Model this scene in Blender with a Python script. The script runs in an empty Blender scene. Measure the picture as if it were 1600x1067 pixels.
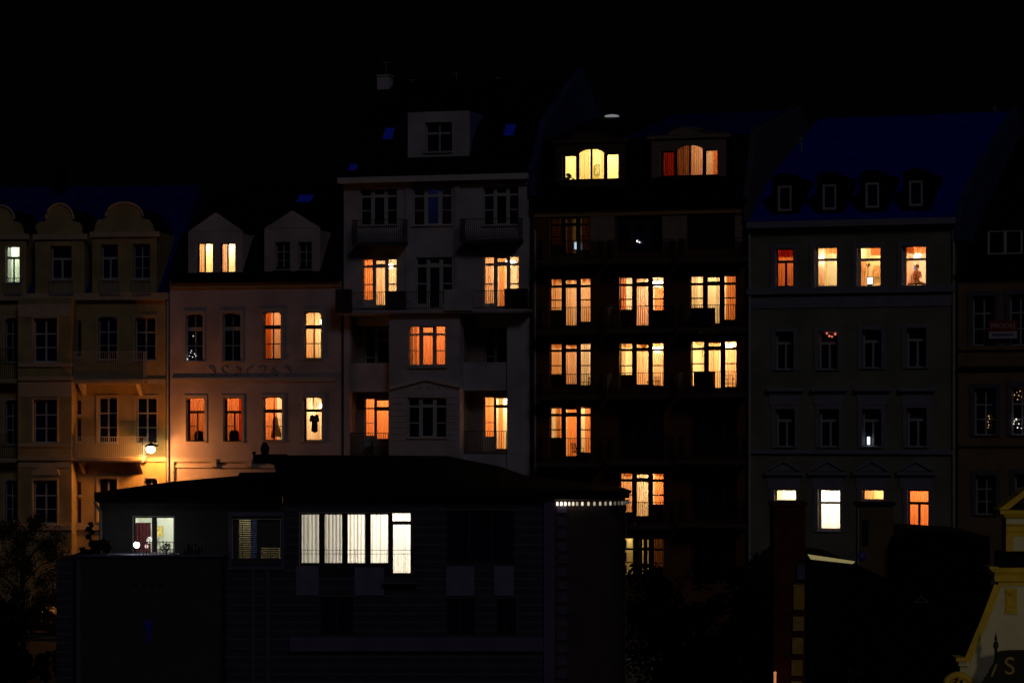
import bpy, math, random
from mathutils import Vector
random.seed(7)
S = bpy.context.scene
COL = S.collection
PI = math.pi
F, CZ, HX, HY = 4545.0, 10.5, 800.0, 650.0     # focal length (photo pixels), camera height, vanishing point

# ------------------------------------------------------------------ materials
MATS = {}
def mat(name, col, rough=.85, var=.12, scale=3.0, bump=.15, metal=0.0, lines=None, spec=.3):
    """Principled surface with a procedural mottling and grain; lines=(spacing, width, colour) adds horizontal joints"""
    if name in MATS: return MATS[name]
    m = bpy.data.materials.new(name); m.use_nodes = True
    n, l = m.node_tree.nodes, m.node_tree.links
    b = n['Principled BSDF']; b.inputs['Roughness'].default_value = rough
    b.inputs['Metallic'].default_value = metal; b.inputs['Specular IOR Level'].default_value = spec
    tc = n.new('ShaderNodeTexCoord'); no = n.new('ShaderNodeTexNoise')
    no.inputs['Scale'].default_value = scale; no.inputs['Detail'].default_value = 6
    l.new(tc.outputs['Object'], no.inputs['Vector'])
    mx = n.new('ShaderNodeMix'); mx.data_type = 'RGBA'
    mx.inputs[6].default_value = (*[c*(1-var) for c in col], 1); mx.inputs[7].default_value = (*[min(1, c*(1+var)) for c in col], 1)
    mr = n.new('ShaderNodeMapRange'); mr.inputs[1].default_value = .35; mr.inputs[2].default_value = .65
    l.new(no.outputs[0], mr.inputs[0]); l.new(mr.outputs[0], mx.inputs[0])
    out = mx.outputs[2]
    if lines:
        sp = n.new('ShaderNodeSeparateXYZ'); l.new(tc.outputs['Object'], sp.inputs[0])
        d = n.new('ShaderNodeMath'); d.operation = 'DIVIDE'; d.inputs[1].default_value = lines[0]; l.new(sp.outputs['Z'], d.inputs[0])
        fr = n.new('ShaderNodeMath'); fr.operation = 'FRACT'; l.new(d.outputs[0], fr.inputs[0])
        lt = n.new('ShaderNodeMath'); lt.operation = 'LESS_THAN'; lt.inputs[1].default_value = lines[1]/lines[0]; l.new(fr.outputs[0], lt.inputs[0])
        m2 = n.new('ShaderNodeMix'); m2.data_type = 'RGBA'; m2.inputs[7].default_value = (*lines[2], 1)
        l.new(lt.outputs[0], m2.inputs[0]); l.new(out, m2.inputs[6]); out = m2.outputs[2]
    l.new(out, b.inputs['Base Color'])
    if bump:
        n2 = n.new('ShaderNodeTexNoise'); n2.inputs['Scale'].default_value = scale*9; l.new(tc.outputs['Object'], n2.inputs['Vector'])
        bp = n.new('ShaderNodeBump'); bp.inputs['Strength'].default_value = bump; bp.inputs['Distance'].default_value = .02
        l.new(n2.outputs[0], bp.inputs['Height']); l.new(bp.outputs[0], b.inputs['Normal'])
    MATS[name] = m; return m

def emat(name, col, strength):
    if name in MATS: return MATS[name]
    m = bpy.data.materials.new(name); m.use_nodes = True
    n, l = m.node_tree.nodes, m.node_tree.links
    n.clear(); o = n.new('ShaderNodeOutputMaterial'); e = n.new('ShaderNodeEmission')
    e.inputs[0].default_value = (*col, 1); e.inputs[1].default_value = strength
    l.new(e.outputs[0], o.inputs[0]); MATS[name] = m; return m

def fabric(name, col, trans=.65, clear=0.0, dens=11.0):
    """curtain cloth: diffuse plus translucent, woven darker and lighter in vertical gathers"""
    if name in MATS: return MATS[name]
    m = bpy.data.materials.new(name); m.use_nodes = True
    n, l = m.node_tree.nodes, m.node_tree.links
    n.clear(); o = n.new('ShaderNodeOutputMaterial')
    tc = n.new('ShaderNodeTexCoord'); mp = n.new('ShaderNodeMapping'); mp.inputs['Scale'].default_value = (dens, 1, .03)
    no = n.new('ShaderNodeTexNoise'); no.inputs['Scale'].default_value = 1; no.inputs['Detail'].default_value = 1
    l.new(tc.outputs['Object'], mp.inputs[0]); l.new(mp.outputs[0], no.inputs['Vector'])
    mr = n.new('ShaderNodeMapRange'); mr.inputs[1].default_value = .3; mr.inputs[2].default_value = .7; l.new(no.outputs[0], mr.inputs[0])
    mx = n.new('ShaderNodeMix'); mx.data_type = 'RGBA'
    mx.inputs[6].default_value = (*[c*.80 for c in col], 1); mx.inputs[7].default_value = (*[min(1, c*1.12) for c in col], 1)
    l.new(mr.outputs[0], mx.inputs[0])
    d = n.new('ShaderNodeBsdfDiffuse'); t = n.new('ShaderNodeBsdfTranslucent')
    l.new(mx.outputs[2], d.inputs[0]); l.new(mx.outputs[2], t.inputs[0])
    s = n.new('ShaderNodeMixShader'); s.inputs[0].default_value = trans
    l.new(d.outputs[0], s.inputs[1]); l.new(t.outputs[0], s.inputs[2]); out = s.outputs[0]
    if clear:
        tr = n.new('ShaderNodeBsdfTransparent'); s2 = n.new('ShaderNodeMixShader'); s2.inputs[0].default_value = clear
        l.new(out, s2.inputs[1]); l.new(tr.outputs[0], s2.inputs[2]); out = s2.outputs[0]
    l.new(out, o.inputs[0]); MATS[name] = m; return m

def glassmat():
    m = bpy.data.materials.new('window_glass'); m.use_nodes = True
    n, l = m.node_tree.nodes, m.node_tree.links
    n.clear(); o = n.new('ShaderNodeOutputMaterial'); t = n.new('ShaderNodeBsdfTransparent'); g = n.new('ShaderNodeBsdfGlossy')
    t.inputs[0].default_value = (.96, .96, .94, 1); g.inputs['Roughness'].default_value = .03
    fr = n.new('ShaderNodeFresnel'); fr.inputs[0].default_value = 1.45
    s = n.new('ShaderNodeMixShader'); l.new(fr.outputs[0], s.inputs[0]); l.new(t.outputs[0], s.inputs[1]); l.new(g.outputs[0], s.inputs[2])
    l.new(s.outputs[0], o.inputs[0]); return m
GLASS = glassmat()
DARKGLASS = mat('unlit_glass', (.010, .012, .045), .08, .1, 1, 0, spec=.5)
BLACKFRAME = mat('brown_painted_wood', (.045, .018, .010), .5, .2, 6, .1)
WHITEFRAME = mat('white_painted_wood', (.62, .60, .60), .5, .08, 6, .1)
GREYFRAME = mat('grey_painted_wood', (.46, .45, .47), .5, .08, 6, .1)
IRON = mat('black_iron', (.012, .012, .015), .6, .2, 10, .1)
SLATE_BLACK = mat('black_slate', (.006, .006, .009), .85, .4, 4, .3, spec=.1)
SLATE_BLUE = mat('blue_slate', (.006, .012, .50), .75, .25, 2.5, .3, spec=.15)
SLATE_BLUE2 = mat('dim_blue_slate', (.005, .008, .22), .75, .3, 2.5, .3, spec=.15)
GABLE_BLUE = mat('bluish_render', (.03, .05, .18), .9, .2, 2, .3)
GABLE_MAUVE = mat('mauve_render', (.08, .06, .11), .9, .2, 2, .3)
SKY_REFLECTION = emat('painted_sky_reflection', (.03,.05,1), .035)  # emission paints the blue sky reflection on the roof panes

# ------------------------------------------------------------------ mesh builder
class MB:
    def __init__(s): s.v, s.f = [], []
    def add(s, vs, fs):
        b = len(s.v); s.v += [tuple(p) for p in vs]; s.f += [tuple(b+i for i in f) for f in fs]; return s
    def box(s, x0, x1, y0, y1, z0, z1):
        if x0 > x1: x0, x1 = x1, x0
        if y0 > y1: y0, y1 = y1, y0
        if z0 > z1: z0, z1 = z1, z0
        return s.add([(x0,y0,z0),(x1,y0,z0),(x1,y1,z0),(x0,y1,z0),(x0,y0,z1),(x1,y0,z1),(x1,y1,z1),(x0,y1,z1)],
              [(0,3,2,1),(4,5,6,7),(0,1,5,4),(1,2,6,5),(2,3,7,6),(3,0,4,7)])
    def prism(s, poly, y0, y1):                      # polygon in x,z extruded along y
        n = len(poly); a = sum(poly[i][0]*poly[(i+1)%n][1]-poly[(i+1)%n][0]*poly[i][1] for i in range(n))
        if a < 0: poly = poly[::-1]
        vs = [(x,y0,z) for x,z in poly]+[(x,y1,z) for x,z in poly]
        fs = [tuple(range(n)), tuple(range(2*n-1,n-1,-1))]+[(i,i+n,(i+1)%n+n,(i+1)%n) for i in range(n)]
        return s.add(vs, fs)
    def prismx(s, poly, x0, x1):                     # polygon in y,z extruded along x
        n = len(poly); vs = [(x0,y,z) for y,z in poly]+[(x1,y,z) for y,z in poly]
        fs = [tuple(range(n))[::-1], tuple(range(n,2*n))]+[(i,(i+1)%n,(i+1)%n+n,i+n) for i in range(n)]
        return s.add(vs, fs)
    def slab(s, x0, x1, z0, z1, holes, y0, y1):      # upright slab with rectangular openings
        hs = [(max(a,x0),min(b,x1),max(c,z0),min(d,z1)) for a,b,c,d in holes]
        hs = [h for h in hs if h[1]-h[0] > 1e-4 and h[3]-h[2] > 1e-4]
        r = lambda v: round(v, 4)
        xs = sorted({r(x0),r(x1)}|{r(h[0]) for h in hs}|{r(h[1]) for h in hs}); zs = sorted({r(z0),r(z1)}|{r(h[2]) for h in hs}|{r(h[3]) for h in hs})
        nx, nz = len(xs)-1, len(zs)-1
        def solid(i, j):
            if i < 0 or j < 0 or i >= nx or j >= nz: return False
            cx, cz = (xs[i]+xs[i+1])/2, (zs[j]+zs[j+1])/2
            return not any(h[0] < cx < h[1] and h[2] < cz < h[3] for h in hs)
        V, ix = [], {}
        def vid(i, j, k):
            q = (i, j, k)
            if q not in ix: ix[q] = len(V); V.append((xs[i], (y0, y1)[k], zs[j]))
            return ix[q]
        Fs = []
        for i in range(nx):
            for j in range(nz):
                if not solid(i, j): continue
                Fs.append((vid(i,j,0),vid(i+1,j,0),vid(i+1,j+1,0),vid(i,j+1,0)))
                Fs.append((vid(i,j,1),vid(i,j+1,1),vid(i+1,j+1,1),vid(i+1,j,1)))
                if not solid(i-1,j): Fs.append((vid(i,j,0),vid(i,j+1,0),vid(i,j+1,1),vid(i,j,1)))
                if not solid(i+1,j): Fs.append((vid(i+1,j,0),vid(i+1,j,1),vid(i+1,j+1,1),vid(i+1,j+1,0)))
                if not solid(i,j-1): Fs.append((vid(i,j,0),vid(i,j,1),vid(i+1,j,1),vid(i+1,j,0)))
                if not solid(i,j+1): Fs.append((vid(i,j+1,0),vid(i+1,j+1,0),vid(i+1,j+1,1),vid(i,j+1,1)))
        return s.add(V, Fs)
    def tube(s, pts, r, n=6):
        pts = [Vector(p) for p in pts]; rings = []
        for i, p in enumerate(pts):
            d = (pts[min(i+1,len(pts)-1)]-pts[max(i-1,0)]).normalized()
            u = d.cross(Vector((0,0,1)) if abs(d.z) < .9 else Vector((1,0,0))).normalized(); w = d.cross(u)
            rr = r[i] if isinstance(r, (list, tuple)) else r
            rings.append([p+u*math.cos(2*PI*k/n)*rr+w*math.sin(2*PI*k/n)*rr for k in range(n)])
        vs = [q for g in rings for q in g]; fs = []
        for i in range(len(pts)-1):
            for k in range(n): fs.append((i*n+k, i*n+(k+1)%n, (i+1)*n+(k+1)%n, (i+1)*n+k))
        fs += [tuple(range(n))[::-1], tuple(range((len(pts)-1)*n, len(pts)*n))]
        return s.add(vs, fs)
    def lathe(s, prof, cx=0, cy=0, cz=0, n=16):      # profile (r,z)
        vs = [(cx+r*math.cos(2*PI*k/n), cy+r*math.sin(2*PI*k/n), cz+z) for r, z in prof for k in range(n)]; fs = []
        for i in range(len(prof)-1):
            for k in range(n): fs.append((i*n+k, i*n+(k+1)%n, (i+1)*n+(k+1)%n, (i+1)*n+k))
        fs += [tuple(range(n))[::-1], tuple(range((len(prof)-1)*n, len(prof)*n))]
        return s.add(vs, fs)
    def ball(s, cx, cy, cz, r, sx=1, sy=1, sz=1, n=14):
        prof = [(max(.001, r*math.sin(PI*i/8)), -r*math.cos(PI*i/8)) for i in range(9)]
        t = MB().lathe(prof, n=n)
        return s.add([(cx+x*sx, cy+y*sy, cz+z*sz) for x, y, z in t.v], t.f)
    def build(s, name, m, parent=None, smooth=False, loc=None, rz=0.0):
        me = bpy.data.meshes.new(name); me.from_pydata(s.v, [], s.f); me.update()
        o = bpy.data.objects.new(name, me); COL.objects.link(o); me.materials.append(m)
        if smooth: me.polygons.foreach_set('use_smooth', [True]*len(me.polygons))
        if parent is not None: o.parent = parent
        if loc is not None: o.location = loc; o.rotation_euler = (0, 0, rz)
        return o

def tag(o, label=None, cat=None, group=None, kind=None):
    for k, v in (('label', label), ('category', cat), ('group', group), ('kind', kind)):
        if v: o[k] = v
    return o
def empty(name, loc, rz, label, cat, group=None):
    o = bpy.data.objects.new(name, None); COL.objects.link(o); o.location = loc; o.rotation_euler = (0, 0, rz)
    o.empty_display_size = .3
    return tag(o, label, cat, group)

# ------------------------------------------------------------------ lights
def point(name, loc, power, col, r=.06, parent=None):
    d = bpy.data.lights.new(name, 'POINT'); d.energy = power; d.color = col; d.shadow_soft_size = r
    o = bpy.data.objects.new(name, d); COL.objects.link(o); o.location = loc
    if parent is not None: o.parent = parent
    return o

WARM, AMBER, CREAM, COOL = (1, .71, .50), (1, .62, .36), (1, .86, .62), (.92, .95, 1)

# ------------------------------------------------------------------ houses
ARC = lambda cx, cz, rx, rz, a0, a1, n=12: [(cx+rx*math.cos(a0+(a1-a0)*i/n), cz+rz*math.sin(a0+(a1-a0)*i/n)) for i in range(n+1)]

class House:
    def __init__(s, name, label, cat, px0, d0, px1, d1):
        s.P = Vector(((px0-HX)/F*d0, d0)); Q = Vector(((px1-HX)/F*d1, d1))
        s.t = (Q-s.P).normalized(); s.n = Vector((-s.t.y, s.t.x)); s.rz = math.atan2(s.t.y, s.t.x)
        s.root = empty(name, (s.P.x, s.P.y, 0), s.rz, label, cat)
        s.planes = {}
    def pt(s, px, py, yo=0):                          # photo pixel -> point on the upright plane yo metres behind the facade
        dx = Vector(((px-HX)/F, 1)); k = (s.P.dot(s.n)+yo)/dx.dot(s.n); w = dx*k
        return (w-s.P).dot(s.t), CZ-(py-HY)/F*k
    def rect(s, x0, y0, x1, y1, yo=0):
        a = s.pt(x0, (y0+y1)/2, yo); b = s.pt(x1, (y0+y1)/2, yo); xm = (x0+x1)/2
        return a[0], b[0], s.pt(xm, y1, yo)[1], s.pt(xm, y0, yo)[1]
    def w(s, lx, ly, z):
        p = s.P+s.t*lx+s.n*ly; return (p.x, p.y, z)
    def wall(s, key, x0, x1, ytop, ybot, m, yo=0, th=.35, zbot=None, name='wall'):
        a, b, z0, z1 = s.rect(x0, ytop, x1, ybot, yo)
        z1 = max(s.pt(x0, ytop, yo)[1], s.pt(x1, ytop, yo)[1]) if ytop < HY else z1
        s.planes[key] = dict(x0=a, x1=b, z0=zbot if zbot is not None else z0, z1=z1, yo=yo, th=th, m=m, holes=[], mb=MB(), name=name)
    def finish(s):
        for k, p in s.planes.items():
            p['mb'].slab(p['x0'], p['x1'], p['z0'], p['z1'], p['holes'], p['yo'], p['yo']+p['th']); p['mb'].build(p['name'], p['m'], s.root)
    def band(s, name, x0, x1, y0, y1, out, m, yo=0, back=.0, parent=None):
        a, b, z0, z1 = s.rect(x0, y0, x1, y1, yo-out)
        return MB().box(a, b, yo-out, yo+back-.003, z0, z1).build(name, m, parent or s.root)
    def box(s, name, x0, y0, x1, y1, ya, yb, m, parent=None):
        a, b, z0, z1 = s.rect(x0, y0, x1, y1, ya)
        return MB().box(a, b, ya, yb, z0, z1).build(name, m, parent or s.root)
    def poly(s, name, pts, ya, yb, m, parent=None, pre=None):
        return MB().prism([s.pt(x, y, ya) for x, y in pts], ya, yb).build(name, m, parent or s.root)

LITN = [0]
def tri(bl=.03, bc=.0, br=.03, mz=.40, zt=.80, door=True):
    c = [(.02,.27),(.37,.63),(.73,.98)]
    P = [(c[0][0],c[0][1],zt+.025,.975),(c[1][0],c[1][1],zt+.05,.955),(c[2][0],c[2][1],zt+.025,.975)]
    for (a, b), bt in ((c[0], bl), (c[2], br)):
        P += [(a,b,mz+.012,zt-.025),(a,b,bt,mz-.012)] if bt < mz-.05 else [(a,b,bt,zt-.025)]
    P.append((c[1][0],c[1][1],bc+.03,zt-.03)); return P
def tsash(mid=True, tr=.70, mz=.33, thick=.06):
    P = [(.05,.485,tr+.02,.98),(.515,.95,tr+.02,.98)]
    for a, b in ((.05,.5-thick/2),(.5+thick/2,.95)): P += [(a,b,mz+.01,tr-.06),(a,b,.03,mz-.01)]
    return P
def gsash(tr=.70, one=False):
    P = [(.08,.92,tr+.03,.96)]
    return P+([(.08,.92,.03,tr-.04)] if one else [(.08,.46,.03,tr-.04),(.56,.94,.03,tr-.04)])
def cross():
    return [(.06,.465,.66,.96),(.535,.94,.66,.96),(.06,.465,.345,.63),(.535,.94,.345,.63),(.06,.465,.03,.325),(.535,.94,.03,.325)]
def two(): return [(.06,.46,.05,.95),(.54,.94,.05,.95)]

CURT = {}
def cloth(kind):
    P = {'orange': ((.88,.35,.12),.7), 'deep orange': ((.68,.26,.10),.7), 'red': ((.42,.035,.012),.6), 'cream': ((.92,.80,.58),.7), 'peach': ((.9,.58,.37),.7),
         'white': ((.88,.86,.80),.75), 'gold': ((.88,.55,.29),.7), 'charcoal': ((.03,.03,.04),.3), 'vivid blue': ((.16,.24,1.0),.7), 'brown': ((.38,.16,.07),.5), 'blue grey': ((.35,.40,.80),.6), 'burgundy': ((.20,.055,.07),.3), 'pale grey': ((.6,.6,.58),.7)}
    c, t = P[kind]; return fabric(kind.replace(' ', '_')+'_cloth', c, t)

def curtain(H, x0, x1, z0, z1, y, kind, label, cat='curtain', name='curtain', waves=None, pinch=0.0):
    w = x1-x0; n = max(10, int(w/.012)); L = waves or max(2, round(w/.11)); mb = MB(); rows = 9; ph = random.random()*6
    vs = []
    for j in range(rows+1):
        f = j/rows; pk = pinch*math.sin(PI*min(1, (1-f)*1.3))**2 if pinch else 0
        for i in range(n+1):
            u = i/n; x = w*(u*(1-pk)) if pinch >= 0 else w*(1-(1-u)*(1+pk))
            yy = .028*math.sin(2*PI*L*u+ph)+.014*math.sin(2*PI*L*.37*u+ph*2+f*1.2)
            vs.append((x-w/2, yy, f*(z1-z0)))
    fs = [(j*(n+1)+i, j*(n+1)+i+1, (j+1)*(n+1)+i+1, (j+1)*(n+1)+i) for j in range(rows) for i in range(n)]
    mb.add(vs, fs)
    o = mb.build(name, cloth(kind), None, True, H.w((x0+x1)/2, y, z0), H.rz)
    return tag(o, label, cat, 'curtains in the lit windows')

def lamp_thing(H, lx, ly, z, ceil, desc, col, strength, r=.14, kind='globe'):
    """a lit ceiling lamp hanging from a rod: globe, or a chandelier with several bulbs"""
    if kind == 'chandelier':
        root = empty('chandelier', H.w(lx, ly, z), H.rz, 'bright '+desc, 'chandelier', 'lit lamps in the windows')
        MB().tube([(0,0,.05),(0,0,ceil-z)], .012).lathe([(.02,-.06),(.05,-.02),(.05,.03),(.02,.08)], n=10).build('rod', IRON, root)
        for k in range(5):
            a = 2*PI*k/5+.3; x, y = r*1.5*math.cos(a), r*1.5*math.sin(a)
            MB().tube([(0,0,-.03),(x*.5,y*.5,-.09),(x,y,-.02)], .01, 5).build('arm', IRON, root)
            MB().ball(x, y, .035, r*.6, n=10).build('bulb', emat('bulb_%s'%strength, col, strength), root, True)
        MB().lathe([(.02,-.16),(.12,-.13),(.19,-.06),(.21,.02)], n=16).build('bowl', emat('bowl_%s'%strength, col, strength*.25), root, True)
    else:
        root = empty('ceiling_lamp', H.w(lx, ly, z), H.rz, 'bright '+desc, 'lamp', 'lit lamps in the windows')
        MB().tube([(0,0,r*.8),(0,0,ceil-z)], .012).build('rod', IRON, root)
        MB().ball(0, 0, 0, r, n=14).build('globe', emat('globe_%s_%.2f'%(strength, col[2]), col, strength), root, True)
    return root

ROOMWALL = {}
def roommat(c):
    k = 'room_plaster_%d_%d_%d' % tuple(int(v*100) for v in c)
    return mat(k, c, .9, .04, 1.5, .05)

def window(H, key, x0, y0, x1, y1, panes, frame, reveal=.22, arch=0.0, lit=None, desc='', sill=True, surround=None, hole=True,
           curt=(), lamp=None, room=(.78,.66,.45), light=WARM, power=90, margin=.4, depth=3.2, label=None, lining=None, swags=(), fth=.07, up=.45, dn=.85, lfx=.5, blind=False):
    p = H.planes[key]; yo = p['yo']; a, b, z0, z1 = H.rect(x0, y0, x1, y1, yo); W, Hh = b-a, z1-z0
    if hole: p['holes'].append((a, b, z0, z1))
    if arch:
        rise = arch*Hh; pts = [(a, z1-rise)]+ARC((a+b)/2, z1-rise, W/2, rise, PI, PI/2, 8)[1:]+[(a, z1)]
        p['mb'].prism(pts[:-1]+[(a, z1)], yo, yo+.3)
        p['mb'].prism([((a+b)-x, z) for x, z in pts], yo, yo+.3)
    hs = [(a+f0*W, a+f1*W, z0+g0*Hh, z0+g1*Hh) for f0, f1, g0, g1 in panes]
    fy = yo+reveal
    fr = MB().slab(a+.002, b-.002, z0+.002, z1-.002, hs, fy, fy+fth).build('window', frame, H.root)
    if label: fr['label'] = label
    q = MB()
    for h in hs: q.box(h[0]-.01, h[1]+.01, fy+.028, fy+.034, h[2]-.01, h[3]+.01)
    q.build('pane', GLASS if lit else DARKGLASS, fr)
    if sill: MB().box(a-.06, b+.06, yo-.09, yo+reveal-.003, z0-.05, z0+.012).build('sill', frame if sill is True else sill, fr)
    if surround:
        sw, m = surround; sb = MB(); zt = z1
        sb.box(a-sw, a-.003, yo-.045, yo-.003, z0-.06, zt+sw); sb.box(b+.003, b+sw, yo-.045, yo-.003, z0-.06, zt+sw); sb.box(a-.003, b+.003, yo-.045, yo-.003, zt+.003, zt+sw)
        sb.build('surround', m, fr)
    if not lit: return fr
    jt = random.Random(int(x0*7+y0)); power *= jt.uniform(.88, 1.15); light = (1, light[1]*jt.uniform(.94, 1.05), min(1, light[2]*jt.uniform(.86, 1.15))) if light[0] == 1 else light
    ln = MB(); zt_ = z1-(arch*Hh if arch else 0)
    ln.box(a+.002, a+.022, yo+.004, fy-.003, z0+.014, zt_).box(b-.022, b-.002, yo+.004, fy-.003, z0+.014, zt_)
    if not arch: ln.box(a+.024, b-.024, yo+.004, fy-.003, z1-.022, z1-.002)
    ln.build('jamb', lining or mat('warm_white_jamb', (.62,.55,.50), .8, .06), fr)
    # the room behind: five inner faces and a front with the opening
    ra, rb, rz0, rz1, y0r, y1r = a-margin, b+margin, z0-dn, z1+up, yo+p['th']-.004, yo+p['th']+depth
    r = MB(); t = .08
    r.slab(ra-t, rb+t, rz0-t, rz1+t, [(a, b, z0, z1)], y0r, y0r+t)
    r.box(ra-t, ra, y0r+t, y1r, rz0, rz1).box(rb, rb+t, y0r+t, y1r, rz0, rz1).box(ra-t, rb+t, y1r, y1r+t, rz0, rz1)
    r.box(ra-t, rb+t, y0r+t, y1r+t, rz0-t, rz0).box(ra-t, rb+t, y0r+t, y1r+t, rz1, rz1+t)
    r.build('room', roommat(room), H.root)
    yl = yo+p['th']+1.5
    if lamp:
        lx, lz = H.pt(lamp[0], lamp[1], yl)
        st = lamp[3] if len(lamp) > 3 else 25
        lt = lamp_thing(H, lx, yl, lz, min(rz1, lz+1.6), ('%s seen in the %s' % (lamp[2].replace('_', ' '), desc)), light, st, .13, lamp[2])
        point('room_light', (0, -.0, -.24), power*1.0, light, .1, lt)
    else:
        point('room_light', H.w(a+W*lfx, yl+.3, rz1-.22), power*1.18, light, .12)
    cy = yo+p['th']+.16
    for c in curt:                                   # (fx0, fx1, colour, [fz0, fz1], pinch)
        fx0, fx1, kind = c[:3]; fz0, fz1 = (c[3], c[4]) if len(c) > 3 else (-.03, 1.03)
        side = 'left' if fx1 < .55 else 'right' if fx0 > .45 else 'middle'
        if fx0 < .15 and fx1 > .85: side = 'full width'
        ex = -.05 if fx0 <= .02 else 0; ex2 = .05 if fx1 >= .98 else 0
        nm, cat = ('valance', 'valance') if fz0 > .5 else ('curtain', 'curtain')
        lab = '%s %s across the top of the %s' % (kind, nm, desc) if fz0 > .5 else ('%s curtain filling the %s' % (kind, desc) if side == 'full width' else '%s curtain in the %s of the %s' % (kind, side, desc))
        lab = lab.replace(' in the %s of the ' % side, ' in %s of ' % side).replace(' in the ', ' in ').replace(' of the ', ' of ')
        curtain(H, a+fx0*W+ex, a+fx1*W+ex2, z0+fz0*Hh, z0+fz1*Hh, cy+(.07 if kind in ('orange', 'red', 'deep orange') else 0), kind, lab, cat, nm, pinch=c[5] if len(c) > 5 else 0)
    if swags:
        sw = MB()
        for f0, f1, dp in swags:
            xa, xb, zt = a+f0*W, a+f1*W, z1+.04; n_ = 14
            v_ = [(xa+(xb-xa)*k/n_, .015*math.sin(k*1.9), 0) for k in range(n_+1)]+[(xa+(xb-xa)*k/n_, .02*math.sin(k*1.9+1), -.07-dp*math.sin(PI*k/n_)**.8) for k in range(n_+1)]
            sw.add([(x-(a+b)/2, y, z) for x, y, z in v_], [(k, k+1, k+n_+2, k+n_+1) for k in range(n_)])
        tag(sw.build('valance', cloth('gold'), None, False, H.w((a+b)/2, cy-.07, z1+.04), H.rz), 'scalloped valance at the top of %s' % desc, 'valance', 'scalloped valances')
    return fr

def balcony(H, x0, x1, yrail, yslab, out, yo=0, m=None, rail=IRON, thick=.16, gap=.11, solid=None, bars=True, mid=False):
    yf = yo-out; a, b, z0, z1 = H.rect(x0, yrail, x1, yslab, yf)
    sl = MB().box(a, b, yf, yo-.003, z0-thick, z0)
    sl.box(a+.04, b-.04, yf+.04, yo-.003, z0-thick-.06, z0-thick)
    o = sl.build('balcony', m, H.root)
    if bars:
        r = MB(); r.box(a, b, yf+.03, yf+.07, z1-.03, z1); r.box(a, b, yf+.035, yf+.065, z0+.07, z0+.095)
        if mid: r.box(a, b, yf+.035, yf+.065, z1-.16, z1-.14)
        n = max(2, int((b-a)/gap))
        for i in range(n+1):
            x = a+.02+(b-a-.04)*i/n; r.box(x-.009, x+.009, yf+.04, yf+.058, z0, z1-.03)
        for x in (a+.02, b-.02):
            r.box(x-.015, x+.015, yf+.07, yo-.01, z1-.028, z1-.002)
            for j in range(1, max(2, int(out/gap))): r.box(x-.008, x+.008, yf+gap*j-.008, yf+gap*j+.008, z0, z1-.028)
        r.build('railing', rail, o)
    return o

# street wall: each facade turns a little more towards the camera than the one on its left
KS = [(-80,262,3e-5),(262,533,5.6e-5),(533,828,7e-5),(828,1165,7.5e-5),(1165,1493,8.3e-5),(1493,1720,8.3e-5)]
inv = {533: 1/150}
inv[262] = (1/150)*(1-5.6e-5*271); inv[-80] = inv[262]*(1-3e-5*342)
for a, b, k in KS[2:]: inv[b] = inv[a]*(1+k*(b-a))
def row_house(name, label, a, b): return House(name, label, 'building', a, 1/inv[a], b, 1/inv[b])

def roof(H, x0, x1, pts, m, cuts=()):
    """pts: (depth, photo y) pairs at the middle column; cuts: photo rectangles on a plane where a lit dormer opens through the slope"""
    xm = (x0+x1)/2; pr = [(d, H.pt(xm, y, d)[1]) for d, y in pts]
    a = H.pt(x0, pts[0][1], pts[0][0])[0]; b = H.pt(x1, pts[0][1], pts[0][0])[0]
    cs = sorted(H.rect(*c) for c in cuts); mb = MB(); x = a; spans = []
    for c in cs: spans += [(x, c[0], None), (c[0], c[1], (c[2], c[3]))]; x = c[1]
    spans.append((x, b, None))
    def strip(xa, xb, p, q): mb.add([(xa,p[0],p[1]),(xb,p[0],p[1]),(xb,q[0],q[1]),(xa,q[0],q[1])], [(0,1,2,3)])
    for xa, xb, cut in spans:
        for i in range(len(pr)-1):
            p, q = pr[i], pr[i+1]
            if cut is None or q[1] < p[1]: strip(xa, xb, p, q); continue
            at = lambda z: (p[0]+(q[0]-p[0])*(z-p[1])/(q[1]-p[1]), z)
            lo, hi = max(p[1], min(q[1], cut[0])), min(q[1], max(p[1], cut[1]))
            if lo > p[1]+.01: strip(xa, xb, p, at(lo))
            if hi < q[1]-.01: strip(xa, xb, at(hi), q)
    zb = pr[0][1]-.12
    for i in range(len(pr)-1):
        for xe in (a, b): mb.add([(xe,pr[i][0],pr[i][1]),(xe,pr[i+1][0],pr[i+1][1]),(xe,pr[i+1][0],zb),(xe,pr[i][0],zb)], [(0,1,2,3)])
    mb.add([(a,pr[0][0],pr[0][1]),(b,pr[0][0],pr[0][1]),(b,pr[0][0],zb),(a,pr[0][0],zb)], [(0,1,2,3)])
    return mb.build('roof', m, H.root), pr, a, b

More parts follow.
